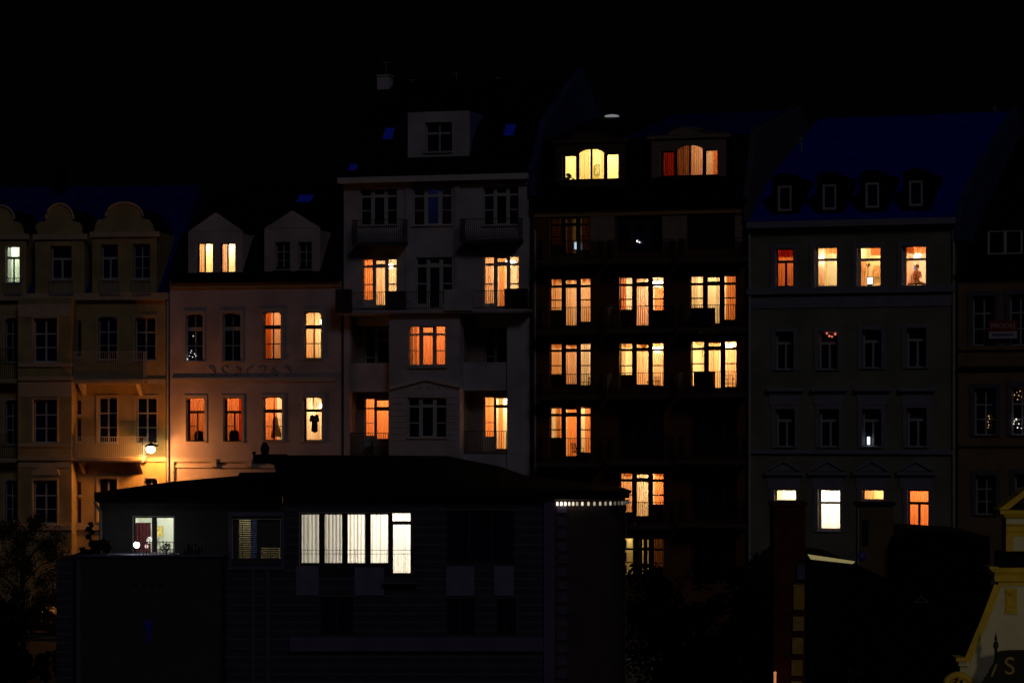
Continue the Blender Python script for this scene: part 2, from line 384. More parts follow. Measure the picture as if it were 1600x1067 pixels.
def skylight(H, pr, px, py, w, l):
    for (d0, z0), (d1, z1) in zip(pr, pr[1:]):
        for k in range(60):
            d = d0+(d1-d0)*k/60; z = z0+(z1-z0)*k/60; x, zz = H.pt(px, py, d)
            if zz <= z:
                n = math.hypot(d1-d0, z1-z0); u, v = (d1-d0)/n, (z1-z0)/n
                P = lambda sx, sl, o: (x+sx*w/2, d+u*sl*l/2-v*o, z+v*sl*l/2+u*o)
                f = MB(); g = MB()
                for sx0, sx1, s0, s1 in ((-1.1,-.92,-1.1,1.1),(.92,1.1,-1.1,1.1),(-.92,.92,-1.1,-.92),(-.92,.92,.92,1.1)):
                    f.add([P(a_, b_, o) for o in (0, .10) for a_, b_ in ((sx0,s0),(sx1,s0),(sx1,s1),(sx0,s1))], [(0,3,2,1),(4,5,6,7),(0,1,5,4),(1,2,6,5),(2,3,7,6),(3,0,4,7)])
                o_ = f.build('skylight', IRON, H.root)
                g.add([P(a_, b_, o) for o in (.03, .06) for a_, b_ in ((-.91,-.91),(.91,-.91),(.91,.91),(-.91,.91))], [(0,3,2,1),(4,5,6,7),(0,1,5,4),(1,2,6,5),(2,3,7,6),(3,0,4,7)]).build('pane', SKY_REFLECTION, o_)
                return

def gable(H, pr, x, m, th=.35, lift=.18):
    poly = [(d, z+lift) for d, z in pr]+[(pr[-1][0], pr[0][1]-1.2), (pr[0][0], pr[0][1]-1.2)]
    return MB().prismx(poly, x-th/2, x+th/2).build('gable_wall', m, H.root)

def dormer(H, key, x0, y0, x1, y1, yo, m, rm, depth=2.6, gpts=None, cheek=None, over=.12, th=.2):
    H.wall(key, x0, x1, y0, y1, m, yo, th, name='dormer_wall'); p = H.planes[key]
    a, b, z0, z1 = p['x0'], p['x1'], p['z0'], p['z1']
    for c in ((a, a+.12), (b-.12, b)):
        MB().box(c[0], c[1], yo+th+.003, depth, z0, z1).build('dormer_cheek', cheek or m, H.root)
    if gpts:
        q = [H.pt(x, y, yo) for x, y in gpts]; q[0] = (q[0][0], z1+.003); q[-1] = (q[-1][0], z1+.003)
        MB().prism(q, yo-.02, yo+th).build('dormer_gable', m, H.root)
        MB().prism([(x, z-.06) for x, z in q[1:-1]]+[(b, z1), (a, z1)], yo+th+.003, depth).build('dormer_roof', rm, H.root)
    else:
        MB().box(a-over, b+over, yo-over, depth, z1+.003, z1+.12).build('dormer_roof', rm, H.root)

Y_PLAIN = mat('ochre_render', (.45, .345, .17), .9, .2, .7, .25)
Y_TRIM = mat('pale_ochre_trim', (.55, .44, .33), .9, .1, 1.5, .2)
STONE = mat('grey_stone', (.30, .28, .27), .9, .15, 3, .3)

# ================================================================== yellow house at the left
A = row_house('town_house', 'ochre town house with three curved gables on its roof, at the left edge', -80, 262)
A.wall('main', -80, 259, 462, 840, Y_PLAIN, zbot=0)
A.wall('bay', 28, 112, 466, 840, Y_PLAIN, yo=-.95, th=.947, zbot=0)
rf, pr, ra_, rb_ = roof(A, -80, 262, [(.1,458),(2.4,410),(7,292),(13,430)], SLATE_BLUE2, [(-30,371,34,458,.02)])
for i, (xa, xb, yc, pk, ap) in enumerate(((-38,41,367,(-22,20,346),323),(55,132,367,(70,113,346),320),(144,245,363,(164,222,342),318))):
    mx, s1, s2 = (xa+xb)/2, pk[0]-9, pk[1]+9
    g = [(xa,yc),(xa+4,yc-3),(s1-6,pk[2]+8),(s1-1,pk[2]+1),(pk[0],pk[2])]+[(mx+(pk[1]-pk[0])/2*math.cos(PI-PI*k/12), pk[2]-2-(pk[2]-2-ap)*math.sin(PI*k/12)) for k in range(13)]+[(pk[1],pk[2]),(s2+1,pk[2]+1),(s2+6,pk[2]+8),(xb-4,yc-3),(xb,yc)]
    dormer(A, 'd%d'%i, xa, yc, xb, 459, .02, Y_PLAIN, SLATE_BLACK, 4.5, g)
    A.band('cornice', xa-4, xb+4, yc-1, yc+7, .14, Y_TRIM, yo=.02)
    q = [A.pt(x, y-1.5, .02) for x, y in g[5:18]]; MB().tube([(x, -.03, z) for x, z in q], .07, 6).build('gable_moulding', Y_TRIM, A.root)
window(A, 'd0', 8, 384, 31, 442, tri(.03,.03,.03) and gsash(.68), WHITEFRAME, lit=1, desc='tall attic window in the leftmost curved gable', curt=[(.0,.3,'pale grey')], room=(.8,.85,.75), light=(.95,1,.85), power=60, margin=.2, dn=.2)
for x0, y0, x1, y1, k in ((79,384,112,437,'d1'),(158,382,184,437,'d2'),(208,381,234,437,'d2')): window(A, k, x0, y0, x1, y1, cross() if x0 > 200 else gsash(.62), GREYFRAME)
for x0, x1 in ((6,33),(76,114),(155,187),(206,236)):
    balcony(A, x0, x1, 434, 456, .35, m=STONE, rail=GREYFRAME)
A.band('cornice', -80, 262, 458, 469, .30, Y_TRIM, back=.02)
for x0, y0, x1, y1, ar in ((153,495,183,562,.08),(211,495,243,563,.08),(153,620,183,692,.08),(213,620,245,692,.08),(153,747,183,815,.08),(225,747,246,815,.08),(8,497,28,566,.08),(8,625,28,695,.08),(8,750,27,818,.08)):
    window(A, 'main', x0, y0, x1, y1, cross(), GREYFRAME, arch=ar, surround=(.09, Y_TRIM))
for y0, y1 in ((625,648),(653,691),(752,774),(778,818),(500,560)): window(A, 'main', 120, y0, 127, y1, [(.1,.9,.05,.95)], GREYFRAME, reveal=.12)
for x0, y0, x1, y1 in ((52,497,89,566),(52,624,89,692),(52,750,89,818)): window(A, 'bay', x0, y0, x1, y1, cross(), WHITEFRAME, surround=(.08, Y_TRIM))
for y0, y1, o in ((475,495,.05),(567,573,.10),(588,594,.14),(597,620,.05),(692,698,.10),(713,719,.16),(722,730,.04),(820,828,.14)): A.band('string_course', 28, 112, y0, y1, o, Y_TRIM, yo=-.95)
A.poly('window_hood', [(50,742)]+[(71+22*math.cos(PI-PI*k/8), 741-13*math.sin(PI*k/8)) for k in range(9)]+[(93,742)], -1.03, -.953, Y_TRIM)
for y0, y1 in ((820,828),): A.band('string_course', 113, 259, y0, y1, .1, Y_TRIM)
A.band('string_course', 200, 259, 592, 600, .08, Y_TRIM); A.band('string_course', 225, 259, 714, 721, .12, Y_TRIM)
for y0, y1 in ((549,592),(682,714)):
    o = balcony(A, 114, 224, y0, y1, .95, m=Y_TRIM, rail=GREYFRAME, thick=.2)
    a, b, z0, z1 = A.rect(114, y0, 224, y1, -.95)
    t = MB()
    for i in range(44): t.box(a+.04+(b-a-.1)*i/43, a+.07+(b-a-.1)*i/43, -.985, -.95-.003, z0-.19, z0-.02)
    t.build('dentil', Y_TRIM, o)
    for xx in (a+.25, b-.45): MB().prismx([(-.85,z0-.265),(-.003,z0-.265),(-.003,z0-.9),(-.2,z0-.75)], xx, xx+.2).build('bracket', Y_TRIM, o)
balcony(A, -60, 26, 545, 592, .8, m=Y_TRIM); balcony(A, -60, 26, 678, 716, .8, m=Y_TRIM)
A.box('chimney', 84, 262, 100, 300, 6.5, 7.6, SLATE_BLACK)

# ================================================================== pink house
PINK = mat('pink_render', (.59, .48, .53), .9, .17, .6, .25)
PTRIM = mat('pale_pink_trim', (.60, .50, .50), .9, .08, 2, .2)
B = row_house('guest_house', 'pale pink guest house with arched windows and two pointed dormers', 262, 533)
B.wall('main', 265, 532, 439, 800, PINK, zbot=0)
B.band('eaves', 268, 530, 428, 440, .38, SLATE_BLACK, back=.1)
B.band('cornice', 266, 532, 441, 449, .14, mat('ochre_cornice', (.50,.33,.2), .9), back=0)
rf, prB, x_, y_ = roof(B, 262, 533, [(-.1,430),(1.6,375),(6.5,288),(12,420)], SLATE_BLACK, [(298,366,375,425,.05)])
for i, (x0, x1, ys, ap, yb) in enumerate(((294,379,362,(337,332),429),(413,500,357,(457,329),424))):
    dormer(B, 'd%d'%i, x0, ys, x1, yb, .05, PINK, SLATE_BLACK, 4, [(x0,ys),ap,(x1,ys)])
    ga, gb, gc = [B.pt(x, y-1.5, .15) for x, y in ((x0-3,ys+2),ap,(x1+3,ys+2))]
    for p, q in ((ga,gb),(gc,gb)): MB().prism([p,q,(q[0],q[1]+.09),(p[0],p[1]+.09)], .08, 4).build('verge', SLATE_BLACK, B.root)
for i, (x0, x1, d) in enumerate(((307,333,'left attic window of the pink house'),(343,368,'right attic window of the pink house'))):
    window(B, 'd0', x0, 380, x1, 427, [(.12,.42,.04,.97),(.5,.97,.04,.97)], BLACKFRAME, lit=1, desc=d, curt=[(.0,.42,'peach')], room=(.8,.68,.45), light=CREAM, power=120, margin=.15, depth=3, reveal=.14, dn=.1)
for x0, x1 in ((430,453),(466,487)): window(B, 'd1', x0, 378, x1, 421, cross(), GREYFRAME)
BR = [(290,490,317,565),(348,489,376,565),(411,487,439,562),(475,487,502,561)]
for i, (x0, y0, x1, y1) in enumerate(BR):
    k = {}
    if i > 1: k = dict(lit=1, desc=('third' if i == 2 else 'rightmost')+' arched window in the upper row of the pink house', power=(0,0,95,120)[i], curt=[(0,1.0,'gold' if i == 2 else 'peach'),(0,.3,'orange'),(.8,1,'orange')] if i == 2 else [(0,.5,'peach'),(.5,.78,'cream')], margin=.25)
    if i == 3: k['lamp'] = (499, 503, 'globe', 40)
    window(B, 'main', x0, y0, x1, y1, tsash(), BLACKFRAME if i > 1 else GREYFRAME, arch=.09, surround=(.13, PTRIM), sill=PTRIM, **k)
BR2 = [(291,621,320,690),(349,621,378,690),(411,620,441,689),(473,620,503,689)]
BC = [[(0,1,'deep orange')],[(0,.62,'deep orange'),(.62,1,'red')],[(0,.55,'orange'),(.75,1,'cream')],[(0,.3,'cream'),(.3,.72,'cream',.62,1.03)]]
for i, (x0, y0, x1, y1) in enumerate(BR2):
    k = dict(lamp=(499, 634, 'globe', 40)) if i == 3 else {}
    window(B, 'main', x0, y0, x1, y1, [(.12,.9,.70,.98),(.12,.5,.36,.64),(.12,.5,.03,.345),(.56,.92,.03,.64)] if i < 2 else tsash() if i == 2 else [(.12,.49,.72,.98),(.51,.96,.72,.98),(.12,.96,.03,.66)], BLACKFRAME, arch=.09, surround=(.13, PTRIM), sill=PTRIM, lit=1,
        desc='%s arched window in the lower row of the pink house' % ('leftmost','second','third','rightmost')[i], power=(95,90,110,130)[i], curt=BC[i], margin=.25, light=AMBER if i < 2 else WARM, **k)
for y0, y1, o in ((590,596,.10),(718,722,.12),(727,731,.08)): B.band('string_course', 268, 524, y0, y1, o, PTRIM)
for x, y in ((333,722),(388,722)): B.band('console', x-5, x+5, y-5, y+7, .2, PTRIM)
B.poly('window_hood', [(284,752)]+[(301+17*math.cos(PI-PI*k/8), 752-9*math.sin(PI*k/8)) for k in range(9)]+[(318,752)], -.1, -.003, PTRIM)
# relief marks between the two rows
random.seed(3)
for i in range(7):
    cx = 331+i*19.6; rel = MB()
    q = [B.pt(cx+5*math.sin(t*1.7+i), 579+7*math.cos(t+i*2.1), -.02) for t in [k*.42 for k in range(12)]]
    rel.tube([(x, -.012, z) for x, z in q], .022, 5)
    rel.build('relief_mark', mat('dark_relief', (.36,.28,.30), .9), B.root)
for px in (262, 271):
    a, z0 = B.pt(px, 800, -.12); z1 = B.pt(px, 470 if px < 265 else 722, -.12)[1]
    MB().tube([(a,-.12,0),(a,-.12,z1)], .06, 8).build('downpipe', GREYFRAME, B.root)
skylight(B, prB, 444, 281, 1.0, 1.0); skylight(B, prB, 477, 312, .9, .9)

# ================================================================== white house with balconies
WHITE = mat('off_white_render', (.55, .51, .60), .9, .17, .6, .25)
WTRIM = mat('white_stone_trim', (.66, .62, .66), .9, .07, 2, .2)
C = row_house('apartment_house', 'tall off-white apartment house with balconies and a square roof dormer', 533, 828)
C.wall('main', 537, 826, 279, 800, WHITE, zbot=0)
C.band('cornice', 527, 824, 274, 283, .45, WTRIM, back=.1)
C.band('frieze', 538, 825, 284, 292, .10, mat('ochre_frieze', (.42,.33,.26), .9))
rf, prC, cx0, cx1 = roof(C, 533, 828, [(-.2,273),(1.8,200),(8.5,122),(15,250)], SLATE_BLACK)
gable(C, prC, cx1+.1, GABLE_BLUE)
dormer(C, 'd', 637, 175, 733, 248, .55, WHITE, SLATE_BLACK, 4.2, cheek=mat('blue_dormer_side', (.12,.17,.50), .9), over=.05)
window(C, 'd', 664, 191, 706, 238, [(.05,.47,.68,.95),(.53,.95,.68,.95),(.05,.47,.05,.6),(.53,.95,.05,.6)], GREYFRAME)
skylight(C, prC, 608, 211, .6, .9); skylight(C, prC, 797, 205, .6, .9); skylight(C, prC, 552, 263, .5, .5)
ch = C.box('chimney', 589, 119, 608, 140, 7.8, 8.4, WHITE); C.box('cap', 588, 117, 609, 119, 7.75, 8.45, WTRIM, ch)
for px, y0, y1 in ((603,96,118),(644,123,138),(713,112,135),(777,120,140)):
    p, q = C.pt(px, y1+8, 8.0), C.pt(px, y0, 8.0); MB().tube([(p[0],8.0,q[1]),(p[0],8.0,p[1])], .03, 5).box(p[0]-.25, p[0]+.25, 7.98, 8.02, q[1]-.1, q[1]-.07).build('antenna', STONE, C.root)
# pilasters, recesses and the projecting middle bay
for x0, x1, y0, y1, o in ((633,640,284,470,.08),(710,718,284,470,.08),(792,815,484,800,.12),(537,546,484,800,.05)): C.band('pilaster', x0, x1, y0, y1, o, WHITE)
C.band('balcony_front', 608, 720, 484, 500, .6, WHITE)
C.wall('bay', 608, 718, 493, 800, WHITE, yo=-.7, th=.697, zbot=0)
C.planes['main']['holes'].append((lambda r: (r[0]+.1, r[1]-.1, r[2], r[3]))(C.rect(608, 495, 718, 706)))
def loggia(H, x0, y0, x1, y1, key, m, dep=1.3):
    a, b, z0, z1 = H.rect(x0, y0, x1, y1); H.planes['main']['holes'].append((a, b, z0, z1))
    r = MB(); r.box(a-.1, a, .35+.003, dep, z0-.1, z1+.1).box(b, b+.1, .353, dep, z0-.1, z1+.1).box(a, b, .353, dep, z0-.1, z0).box(a, b, .353, dep, z1, z1+.1)
    r.build('loggia', m, H.root)
    H.planes[key] = dict(x0=a-.1, x1=b+.1, z0=z0-.1, z1=z1+.1, yo=dep+.003, th=.3, m=m, holes=[], mb=MB(), name='wall')
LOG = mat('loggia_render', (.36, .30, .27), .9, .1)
loggia(C, 546, 494, 607, 600, 'l3', LOG); loggia(C, 720, 494, 792, 600, 'r3', LOG); loggia(C, 546, 612, 607, 712, 'l2', LOG); loggia(C, 720, 610, 792, 710, 'r2', LOG)
k5 = dict(reveal=.15)
window(C, 'main', 563, 294, 620, 352, tri(bc=-.0,zt=.78), WHITEFRAME, **k5)
window(C, 'main', 645, 293, 706, 352, tri(bc=.02,zt=.78), WHITEFRAME, lit=1, desc='middle top window of the white house', curt=[(.02,.20,'brown'),(.30,.66,'blue grey'),(.75,.9,'brown')], room=(.05,.05,.09), light=(.35,.4,1), power=3.2, **k5)
window(C, 'main', 755, 291, 810, 352, tri(bc=.02,zt=.78), WHITEFRAME, **k5)
DST = mat('dark_balcony_stone', (.10,.09,.11), .9)
balcony(C, 549, 629, 343, 377, .9, m=DST); balcony(C, 718, 810, 341, 373, .9, m=DST)
window(C, 'main', 566, 404, 620, 480, tri(bl=.16,bc=.02,br=.28,zt=.84,mz=.47), WHITEFRAME, lit=1, desc='lit left balcony door of the white house', curt=[(-.02,.30,'orange'),(.36,.50,'peach'),(.72,1,'cream',-.03,.78)], lamp=(611,416,'globe',45), power=115, **k5)
window(C, 'main', 650, 402, 706, 484, tri(bl=.12,bc=.02,br=.12,zt=.84,mz=.5), WHITEFRAME, **k5)
window(C, 'main', 755, 400, 811, 482, tri(bl=.10,bc=.02,br=.28,zt=.84,mz=.47), WHITEFRAME, lit=1, desc='lit right balcony door of the white house', curt=[(-.02,.3,'peach'),(.36,.52,'orange'),(.86,1,'gold')], lamp=(797,411,'chandelier',60), power=135, **k5)
bal = balcony(C, 525, 822, 455, 484, 1.1, m=WHITE, thick=.12)
for nm, x0, y0, x1, y1, mm in (('parapet_panel',694,452,738,485,WHITE),('privacy_screen',524,452,549,487,mat('dark_brown_panel',(.05,.03,.03),.8))): C.box(nm, x0, y0, x1, y1, -1.22, -1.11, mm, bal)
window(C, 'l3', 568, 512, 609, 590, [(.05,.38,.78,.97),(.50,.94,.78,.93),(.05,.38,.42,.76),(.05,.38,.1,.4),(.50,.94,.08,.72)], WHITEFRAME, sill=False)
window(C, 'bay', 638, 509, 696, 571, tri(bc=.0,zt=.78,mz=.37), WHITEFRAME, lit=1, desc='lit middle window on the bay of the white house', curt=[(0,1,'orange'),(.0,.1,'cream')], power=125, **k5)
window(C, 'r3', 756, 509, 794, 590, [(.05,.38,.78,.97),(.50,.98,.78,.93),(.05,.38,.42,.76),(.05,.38,.1,.4),(.50,.98,.08,.72)], GREYFRAME, sill=False)
window(C, 'l2', 568, 622, 608, 697, [(.05,.38,.80,.98),(.48,.96,.82,.95),(.05,.38,.49,.77),(.05,.38,.22,.475),(.48,.96,.16,.74)], GREYFRAME, lit=1, desc='lit left loggia door of the white house', curt=[(-.1,1.1,'orange')], power=110, sill=False, depth=2.4, dn=.08, up=.3, **k5)
window(C, 'bay', 637, 621, 697, 684, tri(bc=.02,zt=.78,mz=.37), WHITEFRAME, **k5)
window(C, 'r2', 755, 620, 795, 706, [(.05,.38,.84,.985),(.47,.96,.86,.97),(.05,.38,.54,.82),(.05,.38,.28,.525),(.47,.96,.06,.80)], GREYFRAME, lit=1, desc='lit right loggia door of the white house', curt=[(-.1,.40,'orange'),(.47,.66,'orange')], power=150, light=CREAM, sill=False, depth=2.4, dn=.08, up=.3, **k5)
for x0, x1, yr, ys in ((546,607,676,712),(720,792,673,709)): balcony(C, x0+1, x1-1, yr, ys, .06, m=STONE, yo=.1, gap=.12)
C.box('loggia_parapet', 547, 567, 606, 600, .02, .14, WHITE); C.box('loggia_parapet', 721, 566, 791, 600, .02, .14, WHITE)
C.band('sill_board', 638, 698, 571, 575, .12, GREYFRAME, yo=-.7)
C.poly('bay_pediment', [(608,604),(665,589),(718,601),(718,606),(665,594),(608,609)], -.85, -.703, WTRIM)
for px in (655,669,685,699):
    q = C.pt(px, 606, -.73); MB().ball(q[0], -.72, q[1], .06, sy=.5).build('boss', LOG, C.root)
for i in range(8): 
    for x0, x1 in ((612,634),(699,714)): C.band('rustication', x0, x1, 619+i*9.5, 621+i*9.5, .035, WTRIM, yo=-.7)

# ================================================================== orange brick-red house
RUST = mat('rust_brown_render', (.15, .060, .028), .9, .15, 1.0, .3)
OCHRE = mat('ochre_band', (.40, .24, .10), .9, .12, 1.2, .25)
D = row_house('balcony_house', 'dark rust-brown apartment house with deep balconies and two arched dormers', 828, 1165)
D.wall('main', 831, 1163, 318, 900, RUST, zbot=0)
D.band('cornice', 830, 1164, 312, 320, .45, SLATE_BLACK, back=.1)
D.band('frieze', 834, 1160, 321, 336, .06, OCHRE)
for x0, x1 in ((922,960),(1035,1073),(1148,1160)): D.band('wall_panel', x0, x1, 338, 378, .04, mat('pale_brown_render', (.30,.24,.20), .9))
rf, prD, dx0, dx1 = roof(D, 828, 1165, [(-.2,312),(1.3,216),(11,182),(17,300)], SLATE_BLACK, [(872,221,972,305,.1),(1022,215,1130,300,.1)])
rf2 = MB().prismx([(1.35,prD[1][1]+.02),(11,prD[2][1]+.04),(11,prD[2][1]-.1),(1.5,prD[1][1]-.1)], D.pt(990,200,3)[0], dx1-.2).build('upper_roof', SLATE_BLUE2, D.root)
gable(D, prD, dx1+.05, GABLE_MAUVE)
DCREAM = mat('cream_dormer_render', (.26,.20,.17), .9); DDARK = mat('dark_dormer_render', (.10,.065,.045), .9)
for i, (x0, y0, x1, y1, cx) in enumerate(((868,219,976,289,922),(1018,212,1134,280,1077))):
    g = [(x0-4,y0)]+[(cx+34*math.cos(PI-PI*k/10), y0-1-13*math.sin(PI*k/10)**1.4) for k in range(11)]+[(x1+4,y0)]
    dormer(D, 'd%d'%i, x0, y0, x1, y1-(5 if i == 0 else 3), .10, (DDARK, DCREAM)[i], SLATE_BLACK, 3.6, g, cheek=SLATE_BLACK)
    D.band('cornice', x0-7, x1+7, y0-1, y0+4, .12, (DDARK, DCREAM)[i], yo=.10)
p = D.pt(956, 182, 10.8); dm = MB().lathe([(.42,0),(.40,.04),(.30,.085),(.15,.11),(.02,.118)], 0, 0, 0, 20)
dm.v = [(x+p[0], y*.6+10.8, z+p[1]-.02) for x, y, z in dm.v]; dm.build('glint_dome', emat('painted_glint', (.9,.92,1), .22), D.root, True)  # glowing cap added to paint a pale glint on the ridge
def arched3(): return [(.04,.26,.04,.80),(.73,.97,.04,.82)]
for i, (x0, y0, x1, y1) in enumerate(((878,233,968,282),(1031,227,1123,276))):
    key = 'd%d'%i; p = D.planes[key]; a, b, z0, z1 = D.rect(x0, y0, x1, y1, .1); W, Hh = b-a, z1-z0
    if i == 0: k = dict(desc='wide arched dormer window glowing pale yellow', curt=[(.20,.30,'cream'),(.30,.50,'cream'),(.62,.70,'cream')], room=(.85,.76,.48), light=(1,.78,.42), power=190, lamp=None)
    else: k = dict(desc='wide arched dormer window glowing dim brown', curt=[(.0,.26,'red'),(.27,.50,'brown'),(.50,.73,'peach'),(.86,1,'orange')], room=(.6,.42,.28), light=WARM, power=62, lfx=.75)
    window(D, key, x0, y0, x1, y1, [(.05,.24,.05,.79),(.29,.49,.05,.99),(.52,.72,.05,.99),(.78,.97,.05,.80)], BLACKFRAME, lit=1, reveal=.08, sill=BLACKFRAME, margin=.12, up=.3, dn=.05, fth=.06, **k)
    # curved head over the two middle sashes and the shoulders above the side lights
    l, r_ = a+.26*W, a+.75*W; zs = z0+.78*Hh
    mb = p['mb']; arc = ARC((l+r_)/2, zs, (r_-l)/2, z1-zs, PI, 0, 14)
    mb.prism([(a-.0,zs+.05*Hh)]+[(l,zs+.05*Hh)]+[q for q in arc if q[1] > zs+.05*Hh and q[0] < (l+r_)/2]+[((l+r_)/2,z1),(a,z1)], .10, .30)
    mb.prism([(b,zs+.05*Hh),(b,z1),((l+r_)/2,z1)]+[q for q in arc if q[1] > zs+.05*Hh and q[0] > (l+r_)/2]+[(r_,zs+.05*Hh)], .10, .30)
bay = dict(lining=mat('rust_jamb', (.34,.16,.08), .8, .1), reveal=.2, sill=False, margin=.25, fth=.08, dn=.08, up=.3)
WIN = [  # row 4
 (858,434,923,512, tri(bl=.36,bc=.02,br=.12,zt=.83,mz=.56), dict(swags=[(0,.14,.22),(.14,.3,.22),(.36,.5,.2),(.5,.66,.2),(.72,.86,.2),(.86,1,.2)], desc='leftmost lit balcony door, upper row of the rust house', curt=[(.0,.30,'gold'),(.36,.52,'gold'),(.55,.66,'gold'),(.72,1,'gold')], lamp=(918,443,'chandelier',30), power=100)),
 (967,432,1037,512, tri(bl=.36,bc=.02,br=.16,zt=.84,mz=.56), dict(desc='middle lit balcony door, upper row of the rust house', curt=[(-.05,.09,'deep orange'),(.36,.66,'peach'),(.73,1.05,'orange',-.03,.78)], lamp=(1027,443,'chandelier',70), power=170)),
 (1077,430,1150,509, tri(bl=.36,bc=.02,br=.12,zt=.83,mz=.55), dict(desc='rightmost lit balcony door, upper row of the rust house', curt=[(.0,.14,'cream'),(.52,.68,'cream'),(.73,1.05,'deep orange')], power=105, lfx=.3)),
 (858,536,923,606, tri(bl=.30,bc=.06,br=.06,zt=.83,mz=.50), dict(swags=[(.0,.3,.2),(.36,.66,.2)], desc='leftmost balcony door, second lit row of the rust house', curt=[(-.0,.30,'gold'),(.34,.68,'peach'),(.73,.9,'cream')], power=92)),
 (967,535,1037,607, tri(bl=.30,bc=.06,br=.06,zt=.84,mz=.50), dict(swags=[(.02,.26,.26),(.38,.62,.24),(.74,.9,.2)], desc='middle balcony door, second lit row of the rust house', curt=[(.36,.68,'peach'),(.73,1.05,'peach',-.03,.74),(-.04,.1,'cream')], lamp=(1027,546,'chandelier',80), power=190, light=(1,.66,.33))),
 (1079,532,1151,612, tri(bl=.12,bc=.05,br=.10,zt=.84,mz=.55), dict(swags=[(.04,.24,.22),(.36,.64,.12),(.76,.86,.14)], desc='rightmost balcony door, second lit row of the rust house', curt=[(.35,.55,'peach'),(.56,.68,'cream'),(.73,1.05,'peach',-.03,.82)], lamp=(1139,540,'chandelier',80), power=215, light=(1,.70,.36))),
 (858,636,923,718, tri(bl=.42,bc=.04,br=.14,zt=.85,mz=.57), dict(desc='leftmost balcony door, third lit row of the rust house', curt=[(.10,.32,'deep orange'),(.0,.18,'cream'),(.35,.68,'orange'),(.78,1.05,'orange')], power=118)),
 (967,738,1037,816, tri(bl=.2,bc=.10,br=.36,zt=.84,mz=.55), dict(swags=[(0,.3,.2),(.72,1,.16)], desc='balcony door just above the hotel corner lights', curt=[(-.05,.3,'peach'),(.36,.66,'cream'),(.73,1.05,'orange')], lamp=(1027,744,'globe',22), power=125)),
 (972,840,1037,905, tri(bl=.10,bc=.08,br=.30,zt=.72,mz=.40), dict(desc='dim yellowish ground floor window beside the hotel corner', curt=[(.19,.36,'charcoal'),(.36,.42,'charcoal'),(.45,.55,'charcoal'),(.57,.66,'charcoal'),(.7,1.05,'brown')], power=16, light=(1,.8,.35), lfx=.1)),
 (858,339,922,400, tri(bl=.30,bc=.04,br=.16,zt=.80,mz=.50), dict(desc='dim top balcony door of the rust house', curt=[(-.0,.3,'brown'),(.36,.50,'brown'),(.72,1.05,'brown')], power=2.6, light=(1,.70,.3))),
]
for x0, y0, x1, y1, ps, k in WIN: window(D, 'main', x0, y0, x1, y1, ps, BLACKFRAME, lit=1, **{**bay, **k})
for x0, y0, x1, y1 in ((963,334,1034,396),(1074,331,1148,391),(967,637,1037,716),(1080,634,1152,714),(1080,738,1152,812),(858,738,923,816),(1080,842,1150,905)):
    window(D, 'main', x0, y0, x1, y1, tri(bl=.3,bc=.04,br=.1), BLACKFRAME, **{k: v for k, v in bay.items() if k in ('reveal','sill','fth')})
BSL = mat('dark_balcony_concrete', (.10,.07,.055), .9)
for yr, ys, dy in ((376,406,0),(480,515,0),(584,617,0),(684,722,0),(786,821,0)):
    for j, (x0, x1) in enumerate(((838,934),(948,1046),(1060,1160))):
        if ys > 800 and j == 0: continue
        balcony(D, x0, x1, yr-2*j, ys-2*j, 1.15, m=BSL, thick=.2, gap=.115)

# ================================================================== green house
GREEN = mat('grey_green_render', (.235, .24, .185), .9, .17, .6, .25)
GTRIM = mat('grey_mauve_stone', (.26, .25, .33), .9, .1, 2, .25)
E = row_house('green_house', 'grey-green town house under a blue slate roof with four small dormers', 1165, 1493)
E.wall('main', 1168, 1492, 350, 900, GREEN, zbot=0)
E.band('cornice', 1166, 1492, 343, 353, .45, GTRIM, back=.1)
rf, prE, ex0, ex1 = roof(E, 1165, 1493, [(-.2,341),(3.4,280),(13.5,184),(20,330)], SLATE_BLUE)
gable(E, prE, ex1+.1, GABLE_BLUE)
for x0, y0, x1, y1 in ((1215,290,1237,330),(1285,288,1307,328),(1352,285,1374,325),(1420,282,1442,322)):
    k = 'd%d'%x0; dormer(E, k, x0-9, y0-9, x1+11, y1+12, .3, SLATE_BLACK, SLATE_BLACK, 4.6, [(x0-11,y0-9),(x0-5,y0-16),(x0+11,y0-20),(x1+7,y0-16),(x1+13,y0-9)], cheek=SLATE_BLACK)
    window(E, k, x0, y0, x1, y1, [(.16,.84,.09,.91)], mat('pale_grey_frame',(.45,.42,.48),.6), reveal=.02, sill=False)
E.band('string_course', 1166, 1492, 448, 458, .22, GTRIM); E.band('string_course', 1168, 1491, 462, 480, .05, GTRIM); E.band('string_course', 1168, 1491, 703, 709, .14, GTRIM)
gk = dict(reveal=.26, sill=GTRIM, surround=(.20, GTRIM), margin=.3)
window(E, 'main', 1211, 388, 1240, 448, gsash(.66), BLACKFRAME, lit=1, desc='leftmost lit window in the top row of the green house', curt=[(0,1,'deep orange'),(0,1,'red',.78,1.03)], power=80, light=AMBER, **gk)
window(E, 'main', 1272, 386, 1308, 448, [(.12,.97,.72,.97),(.12,.97,.03,.65)], WHITEFRAME, lit=1, desc='second lit window in the top row of the green house', curt=[(.02,.36,'peach'),(.35,1,'orange',.84,1.04)], power=135, light=CREAM, lfx=.7, **{**gk, 'sill': WTRIM})
window(E, 'main', 1338, 386, 1376, 448, [(.14,.97,.72,.97),(.14,.97,.03,.65)], WHITEFRAME, lit=1, desc='third lit window in the top row of the green house', curt=[(.46,1,'deep orange',.80,1.04),(.02,.30,'peach',-.03,.7)], power=125, light=(1,.70,.42), lfx=.5, **{**gk, 'sill': WTRIM})
